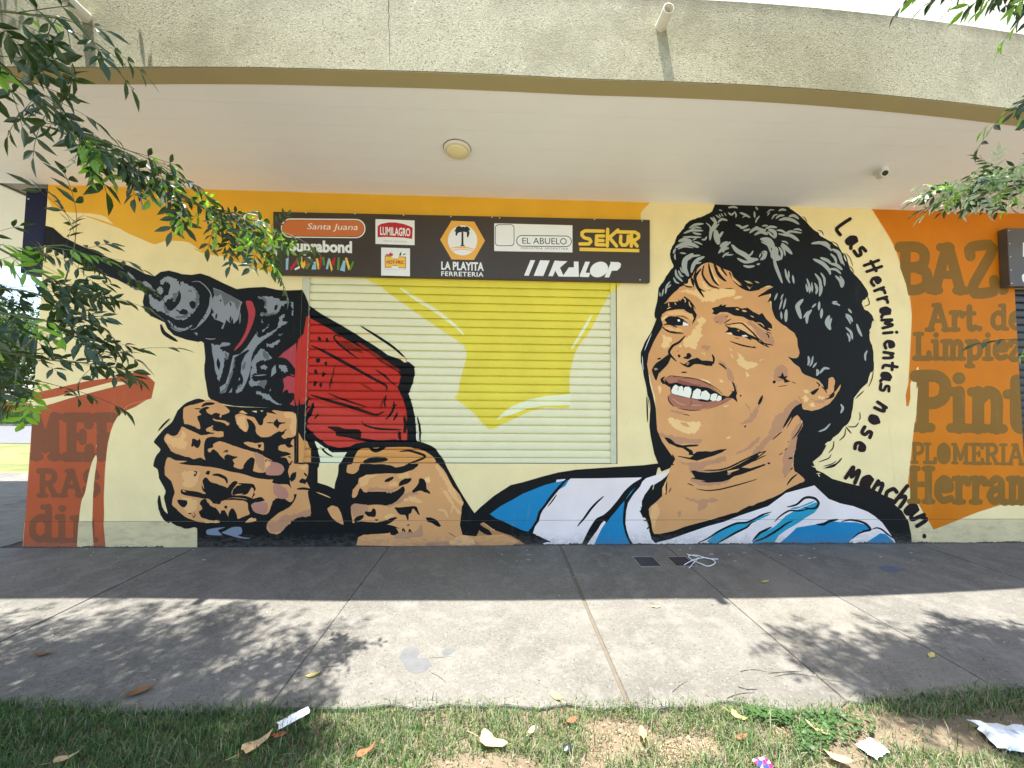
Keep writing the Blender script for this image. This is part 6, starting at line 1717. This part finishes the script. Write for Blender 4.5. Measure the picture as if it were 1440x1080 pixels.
LT_=[tw([(-60,60,1.55),(20,110,1.62),(80,165,1.70),(140,205,1.78)],step=.022,r=.009,scale=(.8,1.15)),
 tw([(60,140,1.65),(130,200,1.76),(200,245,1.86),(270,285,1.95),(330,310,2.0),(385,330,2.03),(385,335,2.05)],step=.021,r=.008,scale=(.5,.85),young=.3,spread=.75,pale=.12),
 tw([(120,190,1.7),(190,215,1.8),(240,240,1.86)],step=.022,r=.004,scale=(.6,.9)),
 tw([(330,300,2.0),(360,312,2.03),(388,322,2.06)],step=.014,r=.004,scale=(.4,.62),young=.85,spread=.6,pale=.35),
 tw([(250,270,1.93),(300,300,1.97),(350,340,2.0),(375,365,2.02)],step=.024,r=.004,scale=(.45,.7),young=.5),
 tw([(-50,10,1.5),(40,20,1.6),(100,30,1.66),(130,50,1.7)],step=.026,r=.006,scale=(.7,1.05)),
 tw([(-60,330,1.5),(0,350,1.55),(60,385,1.62),(95,402,1.68),(122,408,1.72)],step=.022,r=.006,scale=(.5,.85)),
 tw([(40,350,1.6),(90,345,1.66),(118,358,1.72),(138,366,1.76)],step=.03,r=.004,scale=(.45,.75)),
 tw([(-60,430,1.45),(0,440,1.52),(60,450,1.6),(100,466,1.66),(122,474,1.7)],step=.021,r=.006,scale=(.5,.85)),
 tw([(-60,490,1.45),(0,495,1.5),(60,505,1.6),(120,510,1.68),(160,498,1.72)],step=.022,r=.005,scale=(.5,.8)),
 tw([(-60,395,1.5),(0,405,1.55),(60,415,1.62),(110,440,1.66)],step=.022,r=.005,scale=(.5,.85)),
 tw([(-60,530,1.5),(0,530,1.55),(50,535,1.62),(90,545,1.66)],step=.03,r=.004,scale=(.5,.8)),
 tw([(90,400,1.66),(104,350,1.68),(108,310,1.68)],step=.06,r=.003,scale=(.6,.7),spread=.5,start=.5)]
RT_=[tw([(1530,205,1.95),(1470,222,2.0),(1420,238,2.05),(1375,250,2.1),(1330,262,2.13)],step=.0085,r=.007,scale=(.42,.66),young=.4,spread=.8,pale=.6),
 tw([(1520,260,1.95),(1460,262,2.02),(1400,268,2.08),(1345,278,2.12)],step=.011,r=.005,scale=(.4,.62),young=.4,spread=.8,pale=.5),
 tw([(1530,90,1.8),(1480,110,1.85),(1440,140,1.9),(1415,160,1.93)],step=.05,r=.005,scale=(.6,.9)),
 tw([(1560,-60,1.7),(1460,-40,1.75),(1400,-34,1.8),(1350,-36,1.82),(1300,-40,1.84)],step=.034,r=.007,scale=(.55,.8),spread=.8),
 tw([(1520,480,1.8),(1470,484,1.84),(1445,480,1.86)],step=.06,r=.004,scale=(.4,.6))]
def shadow_crown(P,core,nc,nf,hz,tdir,fill=()):
    def f(r):
        out=[]
        for Q,N in ((core,nc),(P,nf)):
            g=[on_z(*q) for q in Q]; G=[(q.x,q.y) for q in g]; x0=min(q[0] for q in G);x1=max(q[0] for q in G);y0=min(q[1] for q in G);y1=max(q[1] for q in G)
            n=0;tries=0
            while n<N and tries<N*80:
                tries+=1; x=r.uniform(x0,x1); y=r.uniform(y0,y1)
                if not inpoly(G,np.array([x]),np.array([y]))[0]: continue
                h=r.uniform(*hz); d=Vector(tdir)+Vector((r.gauss(0,.35),r.gauss(0,.25),r.gauss(0,.15))); d.normalize(); L=r.uniform(.25,.6)
                for k in range(int(L/.055)):
                    q=Vector((x,y,0))+SUN_TO*(h/SUN_TO.z)+d*(k*.055-L*.5)
                    gx_,gy_=q.x-SUN_TO.x*q.z/SUN_TO.z,q.y-SUN_TO.y*q.z/SUN_TO.z
                    if not inpoly(G,np.array([gx_]),np.array([gy_]))[0] and r.random()<.75: continue
                    dd=q.y+D_CAM; zz=1.80+1.26*max(dd,0)
                    if dd>.05 and q.z<zz and abs(q.x)<1.55*dd+.1: q=q+SUN_TO*((zz-q.z+r.uniform(0,.3))/SUN_TO.z)
                    if q.y>-1.55 or q.z>6.5: continue
                    sd=1 if k%2 else -1; ld=d*.5+Vector((-d.y,d.x,0))*sd*.8+Vector((0,0,r.gauss(-.25,.25)))
                    out.append((orient(ld,r.gauss(0,.5),r.uniform(.8,1.15),q),r.random()<.2)); n+=1
        for (x0,x1,y0,y1,z0,z1,n) in fill:
            for k in range(n):
                p=Vector((r.uniform(x0,x1),r.uniform(y0,y1),r.uniform(z0,z1))); out.append((orient((r.gauss(0,1),r.gauss(0,1),-.2),r.gauss(0,.6),r.uniform(.8,1.2),p),False))
        return out
    return f
PL=[(-260,880),(-60,862),(30,858),(90,848),(150,850),(235,838),(330,842),(355,862),(400,868),(425,880),(430,893),(480,884),(520,900),(524,918),(490,935),(455,955),(420,980),(330,1003),(280,1045),(260,1120),(-60,1120),(-260,1000)]
PR=[(1110,893),(1165,890),(1215,915),(1245,925),(1240,900),(1270,892),(1330,915),(1345,868),(1400,880),(1470,890),(1560,900),(1560,1090),(1420,1045),(1330,1040),(1260,1000),(1205,965),(1160,940)]
CL=[(-260,905),(100,885),(225,858),(330,864),(372,884),(335,925),(270,955),(285,1040),(250,1120),(-260,1120)]
CRR=[(1265,945),(1345,905),(1560,905),(1560,1090),(1400,1035),(1300,1000),(1215,950)]
make_tree('leafy street tree reaching in from the left over the pavement and drill mural',-4.1,-3.1,LT_,shadow_crown(PL,CL,1050,430,(3.3,4.9),(1,.35,-.1),[(-5.4,-3.0,-4.6,-2.2,3.4,6.0,500),(-3.4,-1.45,-3.2,-2.55,3.6,5.0,1100)]),11)
make_tree('leafy street tree reaching in at the right edge near the orange wall',4.6,-3.3,RT_,shadow_crown(PR,CRR,720,360,(3.6,5.0),(-1,.4,-.1),[(3.9,6.2,-4.8,-2.4,3.6,6.0,400)]),12)
# ------------------------------------------------------------------ beyond the road, at the left
FOL=leafy('far_foliage',(.022,.045,.012),.25,.6,.3,.3); FOL2=leafy('far_foliage_light',(.05,.08,.022),.3,.6,.3,.3)
def far_tree(label,x,y,h,rad,seed,lean=0,group=None):
    r=np.random.default_rng(seed); t=empty('park_tree',(x,y,0)); tag(t,label,'tree',group)
    mb=MB(); mb.tube([(0,0,-.1),(.0+lean*.1,0,.5),(lean*.4,0,h*.22),(lean,0,h*.42),(lean*1.2,.1,h*.7)],[.42,.30,.25,.19,.06],10); 
    for a in range(5):
        an=a*1.26+seed; mb.tube([(lean*.6,0,h*.27),(lean+rad*.45*math.cos(an),rad*.45*math.sin(an),h*.5),(lean+rad*.8*math.cos(an),rad*.8*math.sin(an),h*.66)],[.14,.09,.03],7)
    o=mb.build('trunk',BARK,smooth=True); o.parent=t
    n=9000; nc=46; c=r.normal(0,1,(nc,3)); c/=np.linalg.norm(c,axis=1)[:,None]; c*=r.uniform(.35,1,(nc,1)); c=c*np.array([rad,rad,h*.36])+np.array([lean,0,h*.62])
    k=r.integers(0,nc,n); P=c[k]+r.normal(0,1,(n,3))*rad*.17; s=r.uniform(.07,.17,(n,1))
    a=r.normal(0,1,(n,3)); a/=np.linalg.norm(a,axis=1)[:,None]; b=np.cross(a,r.normal(0,1,(n,3))); b/=np.linalg.norm(b,axis=1)[:,None]
    V=np.stack([P-a*s,P+b*s*.5,P+a*s,P-b*s*.5],1).reshape(-1,3); F=np.arange(n*4).reshape(-1,4)
    o=link('crown',npmesh('crown',V,F,(k%3==0).astype(int)),[FOL,FOL2]); o.parent=t
    return t
def gx(px,y): return on_y(px,300,y).x
yt=24
far_tree('thick-trunked park tree across the road, seen past the left wall corner',gx(17,yt),yt,9,4.2,1)
far_tree('park tree further left behind the fence, with a leaning trunk',gx(-90,30),30,10,4.5,2,1.0)
far_tree('tall park tree behind the first one, beside the fence',gx(46,38),38,12,5,3,-.6)
far_tree('small round park tree left of the road',gx(-180,20),20,7,3.2,4)
mb_=None
TAN=leafy('dry_grass_tan',lin((120,98,64)),.3,.8,.2,.2); GRN=leafy('border_green',(.03,.09,.02),.3,.6,.3,.2)
def clump(name,label,cat,x,y,w,h,n,m,seed,group):
    r=np.random.default_rng(seed); t=r.uniform(-1,1,n); P=np.stack([x+t*w,y+r.normal(0,.3,n),np.zeros(n)],1)
    tip=P+np.stack([r.normal(0,.25,n),r.normal(0,.2,n),h*r.uniform(.6,1.1,n)*(1-.3*t*t)],1); d=np.stack([np.full(n,.022),np.zeros(n),np.zeros(n)],1)
    V=np.stack([P-d,P+d,tip+d*1.3,tip-d*1.3],1).reshape(-1,3); o=link(name,npmesh(name,V,np.arange(n*4).reshape(-1,4)),[m]); tag(o,label,cat,group); return o
yb_=gy(20,597)
for i,(px,lab) in enumerate(((-60,'dry tan ornamental grass clump farthest left across the road'),(-22,'dry tan ornamental grass clump left of the park tree trunk'),(12,'dry tan ornamental grass clump in front of the park tree trunk'),(38,'dry tan ornamental grass clump nearest the orange wall corner'))):
    clump('ornamental_grass',lab,'grass clump',gx(px,yb_+1.6),yb_+1.6,1.05,1.15,900,TAN,20+i,'dry grass clumps across the road')
o=clump('green_border','low bright green planting along the far kerb','plants',gx(0,yb_+.6),yb_+.6,9,.55,5000,GRN,30,None); o['kind']='stuff'
FM=mat('fence_green_black',(.02,.035,.03),.6,.05)
fe=empty('park_fence',(gx(20,yb_+8),yb_+8,0)); tag(fe,'dark metal park fence with thin posts behind the dry grasses','fence')
for k in range(-14,12):
    mb=MB(); mb.box((k*1.3-.05,-.05,0),(k*1.3+.05,.05,1.9)); o=mb.build('post',FM); o.parent=fe
for z in (.5,1.15,1.75):
    mb=MB(); mb.box((-18.3,-.02,z-.03),(15,.02,z+.03)); o=mb.build('rail',FM); o.parent=fe
# ------------------------------------------------------------------ litter and fallen leaves
DRY=[leafy('dry_leaf_%d'%i,lin(c),.2,.7,.3,.15) for i,c in enumerate(((196,166,126),(170,98,66),(200,184,112),(128,94,64)))]
def dry_leaf(px,py,size,m,label,rot,seed,lobes=0,z=.004,cat='leaf'):
    r=random.Random(seed); g=on_z(px,py); n=14; V=[(0,0,.006)]; ring=[]
    for k in range(n):
        a=2*math.pi*k/n; rr=(1-.28*abs(math.sin(a)))*(1+.0*a)
        if lobes: rr*=1+.28*math.cos(lobes*a)
        rr*=r.uniform(.88,1.08); x=rr*math.cos(a); y=rr*.62*math.sin(a)
        z_=.16*y*y*2+.22*abs(x)**2*r.uniform(.3,1.2)
        V.append((x*size/2,y*size/2,z_*size*.8+.001))
    for k in range(n):
        a=2*math.pi*k/n; V.append((V[1+k][0]*.55,V[1+k][1]*.55,.004+V[1+k][2]*.3))
    F=[]
    for k in range(n): F.append((0,1+n+k,1+n+(k+1)%n)); F.append((1+n+k,1+k,1+(k+1)%n,1+n+(k+1)%n))
    V+=[(-size*.45,.0012,.003),(-size*.45,-.0012,.003),(-size*.85,-.001,.010),(-size*.85,.001,.010)]; F.append((2*n+1,2*n+2,2*n+3,2*n+4))
    size*=.9
    o=link('fallen_leaf',mesh('fallen_leaf',V,F,smooth=False),[m]); o.location=(g.x,g.y,z); o.rotation_euler=(r.uniform(-.15,.15),r.uniform(-.15,.15),rot); tag(o,label,cat,'fallen leaves'); return o
GZ=.012
for a in ((358,1053,.12,DRY[0],'large pale tan dry leaf on the dark grass at bottom left',.8,1,3,GZ),(512,1063,.075,DRY[1],'reddish brown curled leaf on the grass near the bottom centre-left',.4,2,3,GZ),
 (690,1047,.13,DRY[0],'broad pinkish tan leaf on the grass below the pavement middle',-.3,3,3,GZ),(196,974,.12,DRY[3],'long brown leaf in the tree shade at the grass edge',.5,4,0,.006),
 (60,921,.09,DRY[3],'small rusty leaf in the left tree shadow on the pavement',.1,5,0,.004),(440,951,.075,DRY[2],'yellow leaf on the slab joint at the tip of the left tree shadow',.3,6,0,.004),
 (781,981,.085,DRY[2],'pale yellow leaf with upright stem beside the grass edge',2.2,7,0,.006),(922,854,.075,DRY[0],'flat pinkish leaf on the sunny pavement near the overhang shadow',0,8,0,.002),
 (1310,923,.065,DRY[2],'yellow-brown leaf in the right tree shadow on the pavement',.5,9,0,.004),(1076,819,.07,DRY[2],'olive leaf lying in the shade near the foot of the shirt mural',.1,10,0,.004),
 (904,1036,.075,DRY[2],'orange-brown upright leaf on the bare soil patch',1.3,11,0,GZ),(1036,1010,.07,DRY[2],'orange and cream leaf on the thick grass right of centre',-.6,12,3,GZ),
 (1152,1030,.10,DRY[0],'narrow tan leaf beside the bare earth at the right',-.7,13,0,GZ),(804,1017,.06,DRY[3],'small dull leaf at the edge of the bare soil',.4,14,0,GZ),
 (392,1038,.06,DRY[1],'small brown leaf in the dark grass beside the white wrapper',.4,15,0,GZ),(1180,1072,.10,DRY[0],'tan leaf at the bottom edge of the bare earth',-.5,16,0,GZ),
 (747,1032,.05,DRY[0],'tiny pale leaf in the grass left of the bare soil',.9,17,0,GZ),(90,1072,.08,DRY[0],'tan leaf at the bottom left corner of the grass',.6,18,3,GZ),(1042,1041,.06,DRY[3],'dull grey-brown leaf below the orange and cream leaf',.2,19,0,GZ)):
    dry_leaf(*a)
def crumple(name,px,py,w,d,h,m,label,cat,seed,rot=0,z=.0,nx=10,ny=8):
    r=np.random.default_rng(seed); X,Y=np.meshgrid(np.linspace(-.5,.5,nx),np.linspace(-.5,.5,ny)); edge=1-np.maximum(abs(X),abs(Y))*2
    Z=(r.random(X.shape)*.6+.4)*(edge**.5)*h+r.random(X.shape)*h*.25+.003
    X=X+r.normal(0,.035,X.shape); Y=Y+r.normal(0,.035,X.shape); V=np.stack([X*w,Y*d,Z],-1).reshape(-1,3)
    i=(np.arange(ny-1)[:,None]*nx+np.arange(nx-1)[None,:]).ravel(); F=np.stack([i,i+1,i+nx+1,i+nx],-1)
    mi=None
    if isinstance(m,list): mi=r.integers(0,len(m),len(F))
    o=link(name,npmesh(name,V,F,mi),m if isinstance(m,list) else [m]); g=on_z(px,py); o.location=(g.x,g.y,z); o.rotation_euler=(0,0,rot); tag(o,label,cat); return o
PLAS=mat('white_plastic',lin((214,222,228)),.28,.04,20,spec=.6); PAP=mat('white_paper',lin((228,230,228)),.6,.03,20)
PINK=mat('pink_print',lin((222,40,80)),.35,.05); BLU=mat('blue_print',lin((60,70,150)),.35,.05)
crumple('plastic_bag',1428,1044,.22,.15,.05,PLAS,'crumpled white plastic bag on the grass at the bottom right','bag',1,-.3,.005,14,10)
crumple('wrapper',1227,1054,.10,.07,.02,PAP,'small crumpled white paper on the bare earth','wrapper',2,.3,.002)
crumple('wrapper',413,1014,.13,.05,.012,PAP,'folded white wrapper at the shady grass edge','wrapper',3,.75,.012,5,4)
crumple('wrapper',1074,1079,.065,.05,.02,[PINK,PAP,PINK,BLU],'pink and white sweet wrapper at the bottom edge of the grass','wrapper',4,.2,.01,7,6)
crumple('wrapper',798,1056,.04,.03,.02,mat('dark_plastic',(.02,.02,.03),.4),'tiny black scrap of plastic in the grass','wrapper',5,.2,.01,5,4)
# drain frames
for (q,lab) in (([(890,783.5),(919,783.5),(931,798),(899,798)],'left square metal drain grate at the foot of the shirt mural'),([(937,783.5),(967,783.5),(979,797.5),(950,797.5)],'right square metal drain grate, half covered by a white strap')):
    c=on_z(sum(p[0] for p in q)/4,sum(p[1] for p in q)/4); A=[on_z(*p) for p in q]; x0=(A[0].x+A[3].x)/2-c.x; x1=(A[1].x+A[2].x)/2-c.x; y1=A[0].y-c.y; y0=A[3].y-c.y
    g=empty('drain_grate',(c.x,c.y,0)); tag(g,lab,'drain','drain grates'); ST=mat('grate_steel',lin((150,146,136)),.5,.1,20,metal=.4)
    f=.008
    mb=MB(); mb.box((x0,y0,.001),(x1,y0+f,.008)); mb.box((x0,y1-f,.001),(x1,y1,.008)); mb.box((x0,y0+f,.001),(x0+f,y1-f,.008)); mb.box((x1-f,y0+f,.001),(x1,y1-f,.008)); o=mb.build('frame',ST); o.parent=g
    mb=MB(); mb.box((x0+f,y0+f,.0032),(x1-f,y1-f,.0042)); o=mb.build('pit_cover',mat('grate_pit',lin((40,42,52)),.6,.5,60)); o.parent=g
    for k in range(6):
        xx=x0+f+(x1-x0-2*f)*(k+.5)/6; mb=MB(); mb.box((xx-.003,y0+f,.0045),(xx+.003,y1-f,.0065)); o=mb.build('bar',mat('grate_bar',lin((62,62,70)),.5,.2,40)); o.parent=g
st=[(962,796),(975,790),(990,786),(1002,789),(1006,794),(996,798),(985,795),(975,790),(968,784),(980,783),(995,787),(1010,789)]
P_=[on_z(*p) for p in st]; P_=[Vector((p.x,p.y,.010+.008*math.sin(i*1.3)**2)) for i,p in enumerate(P_)]
mb=MB(); mb.tube(crom3(P_),.0042,5); o=mb.build('strap',PAP,smooth=True); tag(o,'tangled white plastic strap lying over the right drain grate','strap')
st=[(969,801),(976,793),(982,786),(973,783),(966,781)]; P_=[on_z(*p) for p in st]; P_=[Vector((p.x,p.y,.014)) for p in P_]
mb=MB(); mb.tube(crom3(P_),.0035,5); o2=mb.build('strap_end',PAP,smooth=True); o2.parent=o
